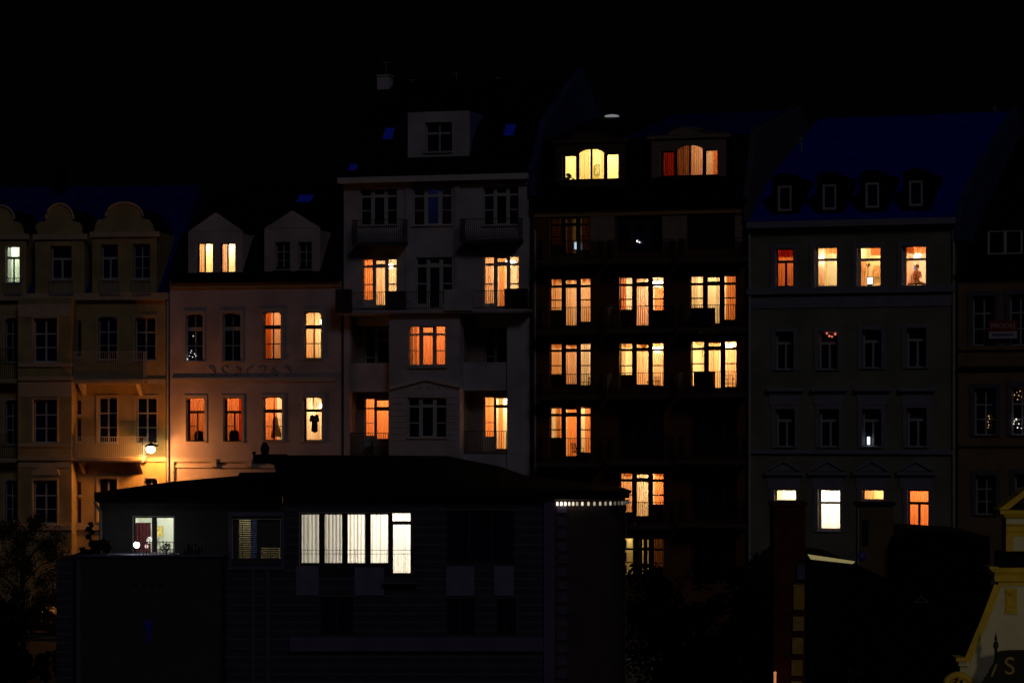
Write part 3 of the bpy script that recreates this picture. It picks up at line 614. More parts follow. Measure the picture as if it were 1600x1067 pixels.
window(E, 'main', 1409, 384, 1447, 447, [(.14,.97,.70,.97),(.14,.97,.03,.64)], WHITEFRAME, lit=1, desc='rightmost lit window in the top row of the green house', curt=[(.05,1,'orange',.82,1.04),(.04,.40,'peach')], power=125, light=(1,.72,.44), lamp=(1430,400,'chandelier',30), **{**gk, 'sill': WTRIM})
for i, (x0, y0, x1, y1) in enumerate(((1211,518,1240,577),(1279,518,1309,577),(1347,515,1377,575),(1416,512,1447,574),(1212,639,1242,698),(1280,639,1311,698),(1347,639,1377,698),(1417,637,1448,698))):
    window(E, 'main', x0, y0, x1, y1, gsash(.70), GREYFRAME, **{k: v for k, v in gk.items() if k != 'margin'})
for x in (1226,1295,1363,1432): E.band('window_hood', x-28, x+28, 605, 611, .25, GTRIM); E.band('window_panel', x-24, x+24, 612, 632, .05, GTRIM)
for x in (1224,1293,1362,1431):
    E.band('window_hood', x-30, x+30, 737, 742, .2, GTRIM); E.poly('pediment', [(x-30,736),(x,719),(x+30,736)], -.1, -.003, GTRIM)
    for s in (-1, 1): E.poly('pediment_moulding', [(x+s*31,736),(x,717.5),(x,722),(x+s*26,736)], -.19, -.103, GTRIM)
    E.band('window_panel', x-25, x+25, 743, 762, .04, GTRIM)
window(E, 'main', 1209, 764, 1244, 826, gsash(.70), WHITEFRAME, lit=1, desc='lit lower window of the green house half behind the red chimney', power=260, light=(1,.84,.58), room=(.85,.8,.6), curt=[(0,.28,'cream')], **gk)
window(E, 'main', 1277, 764, 1313, 829, [(.12,.97,.70,.96),(.12,.97,.06,.64)], WHITEFRAME, lit=1, desc='brilliant white lower window between the two chimneys', power=420, light=(1,.88,.68), room=(.88,.85,.72), curt=[(.72,.95,'white')], **{**gk, 'sill': WTRIM})
window(E, 'main', 1346, 764, 1381, 826, gsash(.72), WHITEFRAME, lit=1, desc='lit lower window of the green house above the pale chimney', power=130, light=(1,.72,.38), curt=[(0,.45,'peach')], **gk)
window(E, 'main', 1417, 765, 1451, 826, gsash(.66), BLACKFRAME, lit=1, desc='orange lower window at the right of the green house', power=120, light=WARM, curt=[(-.05,1.05,'orange')], **gk)
for H_, px in ((E,1171),(E,1490),(D,836)):
    a, z1 = H_.pt(px, 360, -.1); MB().tube([(a,-.1,0),(a,-.1,z1)], .055, 8).build('downpipe', GREYFRAME, H_.root)
for px, y0, y1 in ((1252,213,232),(1555,166,200)):
    H_ = E; q = H_.pt(px, y0, 8 if px < 1300 else 13.5); p = H_.pt(px, y1+8, 8 if px < 1300 else 13.5); yy = 8 if px < 1300 else 13.5
    MB().tube([(q[0],yy,q[1]),(q[0],yy,p[1])], .035, 5).box(q[0]-.2,q[0]+.2,yy-.02,yy+.02,q[1]-.15,q[1]-.12).build('antenna', STONE, H_.root)

# ================================================================== brown house at the right edge
G = row_house('corner_house', 'low brown house with a red and white sale sign, at the right edge', 1493, 1720)
BROWN = mat('brown_ochre_render', (.26, .17, .09), .9, .15, 1, .25)
G.wall('main', 1497, 1700, 427, 900, BROWN, zbot=0)
G.band('cornice', 1494, 1700, 421, 429, .4, SLATE_BLACK, back=.1)
roof(G, 1496, 1720, [(-.2,423),(4,345),(13.5,215),(20,360)], SLATE_BLACK)
k = 'd'; dormer(G, k, 1538, 355, 1602, 402, .6, SLATE_BLACK, SLATE_BLACK, 3.4)
window(G, k, 1543, 360, 1598, 397, two(), WHITEFRAME, reveal=.02, sill=False)
GW = mat('dark_window_stone', (.12,.12,.17), .9)
for x0, y0, x1, y1 in ((1519,462,1554,540),(1577,460,1610,540),(1522,606,1556,680),(1580,604,1612,680),(1524,742,1556,804),(1585,740,1618,804)):
    window(G, 'main', x0, y0, x1, y1, cross(), GREYFRAME, surround=(.22, GW), sill=GW)
G.band('string_course', 1498, 1700, 540, 546, .15, BROWN); G.band('string_course', 1498, 1700, 572, 578, .15, SLATE_BLACK); G.band('string_course', 1498, 1700, 690, 697, .15, BROWN)
for H_ in (A, B, C, D, E, G): H_.finish()

# ================================================================== hotel in front
H = House('hotel', 'dark modern hotel with four small stars, standing in front of the row of houses', 'building', 440, 82.5, 860, 82.5)
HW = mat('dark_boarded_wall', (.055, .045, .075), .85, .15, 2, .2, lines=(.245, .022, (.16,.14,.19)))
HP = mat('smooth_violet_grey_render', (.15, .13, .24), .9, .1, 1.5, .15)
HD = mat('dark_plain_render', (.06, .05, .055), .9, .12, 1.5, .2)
HWR = mat('grey_green_plain_render', (.055, .053, .055), .9, .1, 1.5, .2)
HQ = mat('quoin_stone', (.12, .11, .19), .9, .15, 3, .2)
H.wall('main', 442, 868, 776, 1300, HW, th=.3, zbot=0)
for x0, y0, x1, y1 in ((462,884,498,930),(554,886,600,930),(697,884,741,930),(772,884,803,930)): H.band('wall_panel', x0, x1, y0, y1, .04, mat('pale_panel', (.22,.20,.35), .9))
H.band('pilaster', 850, 867, 777, 1300, .10, HP); H.band('floor_band', 452, 849, 995, 1017, .12, HP); H.band('floor_band', 442, 868, 765, 777, .12, HD)
H.band('ledge', 598, 652, 909, 912, .25, HQ)
hk = dict(reveal=.1, margin=.25, depth=3.5, fth=.06, dn=.3, up=.3)
HF = mat('dark_grey_metal_frame', (.03,.03,.035), .5)
P5 = [((x0-467)/177, (x1-467)/177, b0, .96) for x0, x1, b0 in ((471,498,.19),(507,534,.19),(543,570,.19),(579,606,.19))]+[((613-467)/177, (641-467)/177, .855, .98), ((614-467)/177, (641-467)/177, .03, .80)]
window(H, 'main', 467, 800, 644, 898, P5, HF, lit=1, desc='long white window row of the hotel', room=(.82,.82,.75), light=(1,.93,.74), power=185, lfx=.88,
       curt=[(-.02,.18,'pale grey'),(.20,.39,'pale grey'),(.41,.60,'white'),(.62,.80,'white'),(.81,1.02,'white')], sill=False, **hk)
a, b, z0, z1 = H.rect(467, 800, 644, 898); rl = MB()
for y in (859, 865): 
    z = H.pt(555, y, -.06)[1]; rl.tube([(a+.05,-.06,z),(b,-.06,z)], .008, 5)
for x in (a+.05, a+.8, a+1.6, a+2.5, b): rl.tube([(x,-.06,H.pt(555,857,-.06)[1]),(x,-.06,H.pt(555,880,-.06)[1]),(x,-.003,H.pt(555,880,-.06)[1])], .007, 5)
rl.build('railing', IRON, H.root)
window(H, 'main', 697, 797, 804, 880, [(.03,.32,.05,.95),(.36,.64,.05,.95),(.68,.97,.05,.95)], HF, sill=False, reveal=.1)
window(H, 'main', 697, 935, 741, 992, two(), HF, sill=False, reveal=.1); window(H, 'main', 500, 932, 552, 992, two(), HF, sill=False, reveal=.1); window(H, 'main', 775, 935, 806, 992, two(), HF, sill=False, reveal=.1)
# rounded corner and side wall
xa, _ = H.pt(868, 800); xb, _ = H.pt(905, 800); xc, _ = H.pt(978, 800, .9); R = xc-xb; zt = H.pt(900, 778)[1]
poly = [(xa, .0), (xb, 0)]+[(xb+R*math.sin(PI/2*i/10), R-R*math.cos(PI/2*i/10)) for i in range(1, 11)]+[(xb+R, 9), (xa, 9)]
vs = [(x, y, z) for z in (0, zt) for x, y in poly]; n = len(poly)
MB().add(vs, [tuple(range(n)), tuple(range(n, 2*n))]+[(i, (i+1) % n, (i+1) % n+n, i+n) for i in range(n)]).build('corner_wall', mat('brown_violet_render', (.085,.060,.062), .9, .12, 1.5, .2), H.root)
q = MB()
zz = 0.2
while zz < zt-.2:
    q.box(xa+.05, xa+.32, -.04, -.003, zz, zz+.24); zz += .36
q.build('quoin', HQ, H.root)
q = MB(); zz = .2
while zz < zt-.2:
    q.box(xb+R-.12, xb+R+.04, R+.01, R+.35, zz, zz+.24); zz += .36
q.build('quoin', HQ, H.root)
cp = [(xb+(R+.12)*math.sin(PI/2*i/10), R-(R+.12)*math.cos(PI/2*i/10)) for i in range(11)]
ee = MB()
outer = [(xa-.0, -.14), (xb, -.14)]+cp[1:]+[(xb+R+.12, 9)]; 
vs = [(x, y, z) for z in (zt-.02, zt+.10) for x, y in outer+[(xa, 9)]]; n = len(outer)+1
ee.add(vs, [tuple(range(n)), tuple(range(n, 2*n))]+[(i, (i+1) % n, (i+1) % n+n, i+n) for i in range(n)]).build('eaves', SLATE_BLACK, H.root)
# string of small eave lights round the corner
el = empty('eave_lights', H.w(xa, -.05, zt-.16), 0, 'string of small square lights under the curved eave of the hotel corner', 'string lights')
path = [(xa+.05+.112*i, -.10) for i in range(int((xb-xa)/.112)+1)]
path += [(xb+(R+.09)*math.sin(t), R-(R+.09)*math.cos(t)) for t in [PI/2*(i+.5)/13 for i in range(13)]]
MB().tube([(x-xa, y+.05, .075) for x, y in path], .012, 5).build('cable', IRON, el)
for i, (x, y) in enumerate(path):
    s = (2.4,1.0,.4,.16,.08)[min(4, i//4)]*random.uniform(.4, 1.2)
    MB().lathe([(.012,.06),(.030,.045),(.033,-.035),(.02,-.05)], x-xa, y+.05, 0, 8).build('bulb', emat('eave_bulb_%d' % (i % 40), (1,.86,.66), s), el)
# roofs
def zz_(pts, y): return [H.pt(px, py, y) for px, py in pts]
def loft(fr_, bk, ya, yb):
    n = len(fr_); vs = [(x, ya, z) for x, z in zz_(fr_, ya)]+[(x, yb, z) for x, z in zz_(bk, yb)]
    return MB().add(vs, [tuple(range(n)), tuple(range(2*n-1, n-1, -1))]+[(i, i+n, (i+1) % n+n, (i+1) % n) for i in range(n)])
loft([(440,764),(520,763),(700,763),(722,763),(780,763),(816,764),(880,765),(988,767),(985,771),(868,775.5),(441,775)],
     [(424,711),(520,711),(700,712),(722,717),(780,728),(816,741),(880,750),(975,762),(972,768),(868,772),(441,772)], -.35, 8.5).build('roof', SLATE_BLACK, H.root)
MB().prism(zz_([(395,711),(423,711),(439,711),(439,729),(420,724),(396,722)], 6.0), 6.0, 8.5).build('roof_overhang', SLATE_BLACK, H.root)
loft([(147,777),(270,777),(372,778),(374,777),(441,777),(441,786),(155,786),(148,782)],
     [(147,769),(270,752),(372,743),(374,738),(441,737),(441,760),(155,776),(148,772)], -.3, 7.5).build('roof', SLATE_BLACK, H.root)
x_, z_ = H.pt(148, 782, -.35)
vent = MB(); px, pz = H.pt(414, 712, 7.2); vent.lathe([(.09,0),(.09,.08),(.11,.13),(.14,.22),(.135,.32),(.10,.38),(.085,.42),(.05,.46),(.01,.48)], px, 7.2, pz-.05, 12); vent.build('roof_vent', IRON, H.root, True)
px, pz = H.pt(397, 711, 6.3); MB().ball(px, 6.3, pz+.06, .06, n=8).build('gutter_ball', IRON, H.root)

a, z = H.pt(151, 786, -.2); MB().tube([(a-.05,-.28,z+.05),(a+.02,-.2,z-.1),(a+.1,-.02-.08,z-.25),(a+.1,-.1,H.pt(151,870,0)[1])], .045, 8).build('downpipe', mat('zinc', (.2,.18,.17), .5), H.root)
# left wing: upper wall set back behind a roof terrace
H.wall('wing', 155, 441, 786, 872, HWR, yo=.0, th=.3)
H.planes['wing']['z0'] = H.pt(300, 872)[1]
tw = dict(reveal=.1, margin=.25, depth=3.2, fth=.06, dn=.6, up=.3)
window(H, 'wing', 207, 806, 273, 868, [(.06,.45,.06,.95),(.57,.96,.06,.95)], HF, lit=1, desc='terrace window of the hotel wing', room=(.62,.64,.58), light=(.98,1,.86), power=62, lfx=.9,
       curt=[(.0,.38,'burgundy',-.03,.82),(.40,.46,'white')], sill=False, **tw)
window(H, 'wing', 362, 810, 439, 882, [(.03,.50,.04,.97),(.58,.97,.04,.97)], HF, lit=1, desc='window with venetian blinds beside the terrace', room=(.45,.42,.30), light=(1,.88,.58), power=13, lfx=.2,
       curt=[(.36,.53,'vivid blue'),(.56,1.02,'charcoal',.36,1.03),(-.02,.12,'charcoal')], sill=False, reveal=.16, margin=.05, depth=2.5, fth=.06, dn=.05, up=.2)
H.planes['wing']['holes'][-1] = tuple(H.planes['wing']['holes'][-1][:2])+(H.planes['wing']['z0']-.01, H.planes['wing']['holes'][-1][3])
a, b, z0, z1 = H.rect(362, 810, 439, 882)
sl = MB(); nz = 24
for i in range(nz):
    z = z0+.05+(z1-z0-.09)*i/(nz-1)
    sl.add([(a+.06,.085,z),(b-.05,.085,z),(b-.05,.12,z+.037),(a+.06,.12,z+.037),(a+.06,.087,z-.003),(b-.05,.087,z-.003),(b-.05,.122,z+.034),(a+.06,.122,z+.034)], [(0,1,2,3),(4,7,6,5),(0,4,5,1),(3,2,6,7)])
for x in (a+.3, b-.3): sl.box(x-.004, x+.004, .08, .13, z0+.05, z1-.02)
bl = sl.build('venetian_blind', mat('blind_slat', (.10,.10,.11), .6, .05, 1, 0), None, False, H.w(0, 0, 0), H.rz)
tag(bl, 'grey venetian blind half open in the window beside the terrace', 'blind')
H.band('window_frame', 357, 361.5, 800, 890, .05, HP); H.band('window_frame', 440, 444, 800, 890, .05, HP); H.band('window_frame', 361.5, 440, 800, 806, .05, HP); H.band('window_frame', 361.5, 440, 884, 890, .05, HP)
# lower storeys of the wing step forward under the terrace
a, b, z0, z1 = H.rect(122, 870, 345, 1300, -1.6)
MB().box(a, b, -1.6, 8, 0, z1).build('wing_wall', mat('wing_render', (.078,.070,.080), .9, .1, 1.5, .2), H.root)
MB().box(a-.06, b+.06, -1.68, 0, z1+.003, z1+.06).build('terrace_coping', HQ, H.root)
c, d_, e0, e1 = H.rect(345, 886, 442, 1300)
MB().box(b+.003, H.planes['main']['x0']-.003, -.0, .3, 0, H.planes['wing']['z0']-.02).build('wing_wall', HW, H.root)
for px in (342, 395, 418): H.band('pilaster', px-2, px+2, 888, 1300, .06, HQ)
H.box('pilaster', 119, 874, 126, 1300, -1.72, -1.603, HQ)
e = MB(); a1, _, _, zt1 = H.rect(88, 874, 119, 1300, -1.2)[0:4]; zz = .2
b1 = H.rect(88, 874, 119, 1300, -1.2)[1]
MB().box(a1, b1-.02, -1.2, 7, 0, zt1).build('wing_wall', HW, H.root)
a, b, z0, z1 = H.rect(213, 846, 334, 869, -1.6)
r = MB(); r.box(a, b, -1.58, -1.55, z1-.02, z1)
for i in range(24): r.box(a+(b-a)*i/23-.008, a+(b-a)*i/23+.008, -1.575, -1.558, z0, z1-.02)
r.build('railing', mat('grey_iron', (.2,.2,.19), .5), H.root)
H.finish()
# stars, lettering plate and emblem on the wing
STAR = mat('dark_star_metal', (.012,.012,.012), .5)
for i, px in enumerate((212,225.5,239,252)):
    x, z = H.pt(px, 912, -1.63); pts = [(x+(.062 if k % 2 == 0 else .026)*math.sin(PI*k/5), z+(.062 if k % 2 == 0 else .026)*math.cos(PI*k/5)) for k in range(10)]
    s = MB().prism(pts, -1.64, -1.603).build('star', STAR, H.root)
x, z = H.pt(232, 982, -1.62)
em = [(x+.13*math.sin(t)*(1+.12*math.cos(6*t)), z+.12+.13*math.cos(t)*(1+.12*math.cos(6*t))) for t in [2*PI*k/36 for k in range(36)]]
MB().prism(em, -1.64, -1.603).prism([(x-.07,z-.02),(x+.07,z-.02),(x+.05,z-.36),(x,z-.42),(x-.05,z-.36)], -1.635, -1.603).build('emblem', mat('blue_enamel', (.02,.02,.60), .6), H.root)

# terrace lamps and pots
def world(Hh, px, py, yo): 
    x, z = Hh.pt(px, py, yo); return Hh.w(x, yo, z)
x, z = H.pt(213.5, 851, -1.3)
tl = empty('terrace_lamp', H.w(x, -1.3, H.pt(213,868,-1.6)[1]), 0, 'dazzling white round lamp on the hotel terrace', 'lamp')
hh = z-H.pt(213,868,-1.6)[1]
MB().lathe([(.07,0),(.07,.02),(.015,.04),(.015,hh-.08)], n=10).build('post', IRON, tl)
MB().ball(0, 0, hh, .085, n=16).build('globe', emat('white_lamp', (.96,1,.9), 12), tl, True)
point('terrace_light', (0, -.16, hh+.05), 3.2, (.95,1,.88), .05, tl)
x, z = H.pt(229, 853, -1.3)
t2 = empty('table_lantern', H.w(x, -1.3, H.pt(229,868,-1.6)[1]), 0, 'small pinkish ball lantern right beside the dazzling terrace lamp', 'lantern')
MB().lathe([(.05,0),(.05,.02),(.012,.04),(.012,hh-.1)], n=10).build('post', IRON, t2)
MB().ball(0, 0, hh-.04, .055, n=14).build('globe', emat('pink_lamp', (1,.62,.58), .9), t2, True)

def leafy(name, label, cat, loc, rx, ry, rz_, n, leaf, m, trunk=.12, th=None, seed=1, cone=False, group=None, limbs=5):
    R_ = random.Random(seed); root = empty(name, loc, 0, label, cat, group); h = th or rz_
    t = MB(); top = h+rz_*(.9 if cone else .5); t.tube([(0,0,0),(.06,.03,top*.4),(-.04,0,top*.75),(0,0,top)], [trunk, trunk*.8, trunk*.5, trunk*.15], 8)
    cl = []
    for i in range(limbs*4):
        a = R_.uniform(0, 2*PI); f = R_.uniform(.2, .95); u = R_.uniform(-.8, .9)
        w = (1-(u+.8)/1.8*.9) if cone else math.sqrt(max(.05, 1-u*u*.8))
        p = (math.cos(a)*rx*f*w, math.sin(a)*ry*f*w, h+u*rz_)
        cl.append((p, R_.uniform(.16, .34)*min(rx, rz_)*(w*.7+.3)))
        if i < limbs*2: t.tube([(0,0,max(.2, p[2]-rz_*.45)),(p[0]*.5,p[1]*.5,p[2]-rz_*.12),p], [trunk*.35, trunk*.2, trunk*.06], 5)
    t.build('trunk', mat('bark', (.06,.04,.03), .9, .3, 8, .4), root, True)
    c = MB()
    for i in range(n):
        (px, py, pz), r = R_.choice(cl); v = Vector((R_.gauss(0,1), R_.gauss(0,1), R_.gauss(0,1))).normalized()*r*R_.uniform(.3, 1.25)
        q = Vector((px, py, pz))+v; d1 = Vector((R_.gauss(0,1), R_.gauss(0,1), R_.gauss(0,.6))).normalized(); d2 = d1.cross(Vector((R_.gauss(0,1), R_.gauss(0,1), R_.gauss(0,1)))).normalized()
        l = leaf*R_.uniform(.6, 1.3); c.add([q-d1*l, q-d2*l*.5, q+d1*l, q+d2*l*.5], [(0,1,2,3)])
    c.build('crown', m, root); return root
LEAF = mat('dark_leaves', (.06,.05,.018), .3, .3, 5, 0, spec=.6)
LEAFD = mat('very_dark_leaves', (.003,.004,.003), .8, .3, 5, 0, spec=.1)
leafy('potted_plant', 'small leafy plant behind the terrace railing, in front of the lit window', 'plant', world(H, 257, 870, -1.2), .17, .12, .17, 90, .045, LEAFD, .012, .26, 4)
leafy('potted_conifer', 'small dark conifer at the left end of the hotel terrace', 'plant', world(H, 141, 870, -1.2), .30, .25, .5, 900, .06, LEAFD, .03, .5, 5, True)
leafy('potted_shrub', 'low dark bush left of the terrace lamp', 'plant', world(H, 158, 870, -1.2), .30, .25, .22, 500, .06, LEAFD, .02, .25, 6)
leafy('potted_plant', 'dark leafy plants at the right part of the terrace railing', 'plant', world(H, 302, 870, -1.2), .32, .15, .16, 300, .05, LEAFD, .012, .2, 8)

# ================================================================== street lamp, tree, car, ground
MB().add([(-400,-40,0),(400,-40,0),(400,600,0),(-400,600,0)], [(0,1,2,3)]).build('ground', mat('dark_ground', (.02,.02,.018), .95, .2, .5, .2)); bpy.data.objects['ground']['kind'] = 'structure'
rd = MB().add([(-60,136,.004),(60,112,.004),(60,119,.004),(-60,144,.004)], [(0,1,2,3)]).build('street', mat('asphalt', (.05,.05,.05), .85, .2, 3, .3)); rd['kind'] = 'structure'
pv = MB().add([(-60,144,0),(60,119,0),(60,160,0),(-60,160,0),(-60,144,.13),(60,119,.13),(60,160,.13),(-60,160,.13)], [(4,5,6,7),(0,1,5,4)]).build('pavement', mat('paving', (.07,.065,.06), .9, .15, 3, .2)); pv['kind'] = 'structure'

lx, lz = A.pt(235.5, 702, -1.15)
sl_ = empty('street_lamp', A.w(lx, -1.15, lz), A.rz, 'glaring orange street lamp on a wall bracket between the ochre and pink houses', 'street lamp')
MB().tube([(0,1.14,.35),(0,.7,.42),(0,.2,.40),(0,0,.30)], .03, 8).box(-.12,.12,1.11,1.145,.15,.55).build('bracket', IRON, sl_)
MB().lathe([(.03,.34),(.12,.30),(.30,.17),(.32,.15),(.04,.15)], n=20).build('hood', IRON, sl_, True)
MB().ball(0, 0, 0, .23, sz=.85, n=18).build('globe', emat('sodium_globe', (1,.66,.26), 40), sl_, True)
sp_ = bpy.data.lights.new('lamp_light', 'SPOT'); sp_.energy = 420; sp_.color = (1,.36,.07); sp_.shadow_soft_size = .08; sp_.spot_size = math.radians(176); sp_.spot_blend = .30
so_ = bpy.data.objects.new('lamp_light', sp_); COL.objects.link(so_); so_.parent = sl_; so_.location = (0, -.1, -.2)
point('lamp_glow', (.1, -.42, -.02), 250, (1,.31,.05), .1, sl_)

leafy('street_tree', 'loose small-leaved tree at the lower left, glinting in the orange lamplight', 'tree', ((35-HX)/F*120, 120, 0), 1.75, 1.3, 2.5, 15000, .06, LEAF, .12, 3.9, 11, limbs=13)
leafy('street_tree', 'dark round tree at the bottom beside the hotel corner', 'tree', ((1060-HX)/F*93, 93, 0), 2.2, 2.0, 2.3, 9000, .11, LEAFD, .16, 3.5, 12, limbs=9)
leafy('street_tree', 'dark tree at the bottom left of the red chimney', 'tree', ((1165-HX)/F*96, 96, 0), 1.8, 2.0, 2.6, 8000, .11, LEAFD, .16, 3.4, 13, limbs=9)

leafy('street_tree', 'dense black leafy tree added to darken the lower left corner', 'tree', ((-8-HX)/F*112, 112, 0), 1.5, 1.5, 1.9, 9000, .10, LEAFD, .12, 1.6, 31, limbs=9)  # tree added to blacken the corner over the lit ground
leafy('shrub', 'low black bush added to darken the ground in front of the parked car', 'shrub', ((70-HX)/F*112, 112, 0), 2.1, 1.0, .55, 8000, .09, LEAFD, .06, .9, 32, limbs=9)  # bush added to hide the lamplit street behind black leaves
# car parked under the lamp, partly behind tree and hotel
CAR = mat('dark_red_paint', (.16,.04,.03), .3, .05, 1, 0, spec=.6)
car = empty('parked_car', ((52-HX)/F*139, 139, 0.004), -.08, 'parked car glinting orange in the lamplight, half hidden at the lower left', 'car')
MB().prism([(-2.1,.32),(-2.12,.62),(-2.0,.82),(-1.15,.93),(-.55,1.38),(.75,1.42),(1.45,.98),(2.05,.88),(2.12,.55),(2.08,.32)], -.82, .82).build('body', CAR, car)
MB().prism([(-1.0,.95),(-.5,1.33),(.05,1.35),(.05,.95)], -.835, -.822).prism([(.13,.95),(.13,1.35),(.7,1.35),(1.25,.97)], -.835, -.822).build('side_window', DARKGLASS, car)
for x in (-1.35, 1.3):
    for y in (-.84, .68):
        wv = MB().lathe([(.31,0),(.33,.03),(.33,.15),(.31,.18)], n=20); wv.v = [(vx+x, y+vz-.01, vy+.33) for vx, vy, vz in wv.v]; wh = wv.build('wheel', mat('tyre', (.02,.02,.02), .9), car)
        rv = MB().lathe([(.2,0),(.2,.02),(.05,.03)], n=14); rv.v = [(vx+x, y-.035 if y < 0 else y+.18, vy+.33) for vx, vy, vz in rv.v]
for y in (-.6, .6): MB().box(2.08, 2.14, y-.16, y+.16, .62, .76).build('headlight', mat('lamp_glass', (.8,.8,.75), .1, .05, 1, 0), car)
MB().box(-2.16, 2.16, -.86, -.822, .36, .42).build('trim', mat('chrome', (.7,.7,.7), .2, .05, 1, 0, metal=1), car)

# ================================================================== dark house with chimneys, bottom right
K = House('dark_roof_house', 'black roofed house with a tall red brick chimney and a pale one', 'building', 1200, 72, 1500, 72)
MB().prism([K.pt(x, y) for x, y in ((1256,874),(1345,884),(1500,960),(1500,1100),(1205,1100),(1205,930))], 0, 9).build('roof', SLATE_BLACK, K.root)
MB().prism([K.pt(x, y, 2.5) for x, y in ((1397,838),(1440,831),(1546,838),(1552,1060),(1397,1060))], 2.5, 9).build('roof', SLATE_BLACK, K.root)
a, b, z0, z1 = K.rect(1208, 1098, 1498, 1300, .3); MB().box(a, b, .3, 9, 0, z1+.1).build('wall', HD, K.root)
BRICK = mat('soot_red_brick', (.105,.022,.014), .95, .25, 3, .4, lines=(.075,.010,(.06,.02,.016)))
a, b, z0, z1 = K.rect(1209, 784, 1258, 1067, -.9)
chm = MB().box(a, b, -.9, .1, 0, z1-.1).build('chimney', BRICK, K.root); MB().box(a-.05, b+.05, -.95, .15, z1-.097, z1).build('cap', BRICK, chm)
QY = mat('quoin_painted_light', (.50,.33,.06), .9, .15, 4, .3)  # yellow light on the column edge is put into this colour
for x0, y0, x1, y1 in ((1240,913,1257,952),(1239,963,1256,985),(1238,996,1255,1021),(1237,1031,1254,1055),(1236,1064,1253,1090)): K.box('quoin', x0, y0, x1, y1, -1.0, -.903, QY, chm)
K.box('plate', 1245, 882, 1258, 905, -1.0, -.903, mat('grey_blue_plate', (.10,.11,.22), .8), chm)
a, b, z0, z1 = K.rect(1343, 790, 1396, 900, 3.0)
ch2 = MB().box(a, b, 3.0, 3.8, z0-1, z1).build('chimney', mat('pale_brown_chimney_render', (.17,.12,.075), .9, .12, 2, .3), K.root); MB().box(a-.05, b+.05, 2.95, 3.85, z1+.003, z1+.09).build('cap', SLATE_BLACK, ch2)
K.box('niche', 1347, 812, 1357, 852, 2.975, 2.997, mat('slot_black', (.015,.012,.01), .9), ch2)  # flat dark plate on the chimney face, drawn for the slot
a = K.pt(1341, 870, 2.9); MB().tube([(a[0],2.9,a[1]-.5),(a[0],2.9,K.pt(1341,792,2.9)[1])], .02, 6).build('pipe', GREYFRAME, ch2)
p, q = K.pt(1262, 866, -.4), K.pt(1336, 877, -.4)
fl = MB(); fl.add([(p[0],-.4,p[1]),(q[0],-.4,q[1]),(q[0]-.05,-.36,q[1]-.06),(p[0]+.08,-.36,p[1]-.12),(p[0],-.33,p[1]+.005),(q[0],-.33,q[1]+.005)], [(0,1,2,3),(0,4,5,1)])
fl.build('ridge_flashing', emat('flashing_painted_light', (.62,.52,.22), .34), K.root)  # light falling on the flashing is painted as a faint glow
fp = K.pt(1300, 862, -1.0)
gl = K.pt(1346, 869, -.5); tag(MB().ball(0, 0, 0, .115, n=16).build('lamp_globe', mat('unlit_blue_globe', (.10,.08,.45), .4), None, True, K.w(gl[0], -.5, gl[1])), 'unlit bluish round globe at the right end of the bright roof edge', 'globe')
ar = []
x0, z0 = K.pt(1430, 941, -.05); x1, z1 = K.pt(1450, 941, -.05); x2, z2 = K.pt(1440, 931, -.05)
MB().tube([(x0,-.05,z0),(x2,-.05,z2)], .012, 6).tube([(x2,-.05,z2),(x1,-.05,z1)], .012, 6).tube([(x0,-.05,z0),(x1,-.05,z1)], .008, 6).build('triangular_finial', mat('pale_metal', (.28,.27,.27), .5), K.root)
mm = MB()
for cx, y0 in ((1329,1040),(1341,1044),(1329,1056),(1342,1060)):
    a, b, c = K.pt(cx-4, y0+11, -.1), K.pt(cx, y0, -.1), K.pt(cx+4, y0+11, -.1); mm.tube([(a[0],-.1,a[1]),(b[0],-.1,b[1]),(c[0],-.1,c[1])], .012, 5)
mm.build('snow_guard', mat('grey_metal', (.20,.20,.22), .5), K.root)
p = K.pt(1211, 1051, -1.3); rp = MB().tube([(0,0,-p[1]),(0,0,0)], .03, 8).ball(0, 0, 0, .04, n=8).build('pole', emat('pole_painted_light', (1,.35,.12), .55), None, False, K.w(p[0], -1.3, p[1]))  # orange light on the pole is painted as emission
tag(rp, 'thin pole with painted orange light at the bottom edge, left of the red chimney', 'thin pole')

# ================================================================== yellow baroque gable, bottom right corner
L = House('baroque_house', 'white house front with yellow mouldings and a sloping gable, cut by the lower right corner', 'building', 1440, 60, 1640, 60)
YEL = mat('yellow_moulding', (.62,.43,.045), .85, .12, 3, .2); WH2 = mat('cream_white_render', (.62,.58,.42), .9, .08, 2, .2)
g = [(1500,1040),(1514,1032),(1556,914),(1600,914),(1660,914),(1720,1040),(1720,1120),(1500,1120)]
MB().prism([L.pt(x, y) for x, y in g], 0, .5).build('gable_wall', WH2, L.root)
def strip_(name, pts, w, ya, yb, m, par=None):
    q = [L.pt(x, y, ya) for x, y in pts]; r = [L.pt(x+w, y+3, ya) for x, y in pts]; return MB().prism(q+r[::-1], ya, yb).build(name, m, par or L.root)
strip_('raking_moulding', [(1554,912),(1535,962),(1504,1036)], 11, -.08, -.003, YEL)
L.band('cornice', 1549, 1660, 887, 893, .20, YEL, back=.5); L.band('cornice', 1554, 1660, 893, 908, .10, YEL, back=.5); L.band('cornice', 1546, 1560, 885, 889, .24, YEL, back=.5)
L.band('cornice', 1560, 1660, 909, 914, .06, YEL, back=.5)
L.band('parapet_roof', 1560, 1660, 861, 885, .0, SLATE_BLACK, back=.5, yo=.1)
L.box('pier', 1572, 805, 1660, 861, -.05, .5, YEL); L.box('pier_panel', 1583, 838, 1660, 860, -.07, -.053, WH2)
L.box('frieze', 1572, 810, 1660, 818, -.08, -.053, WH2)
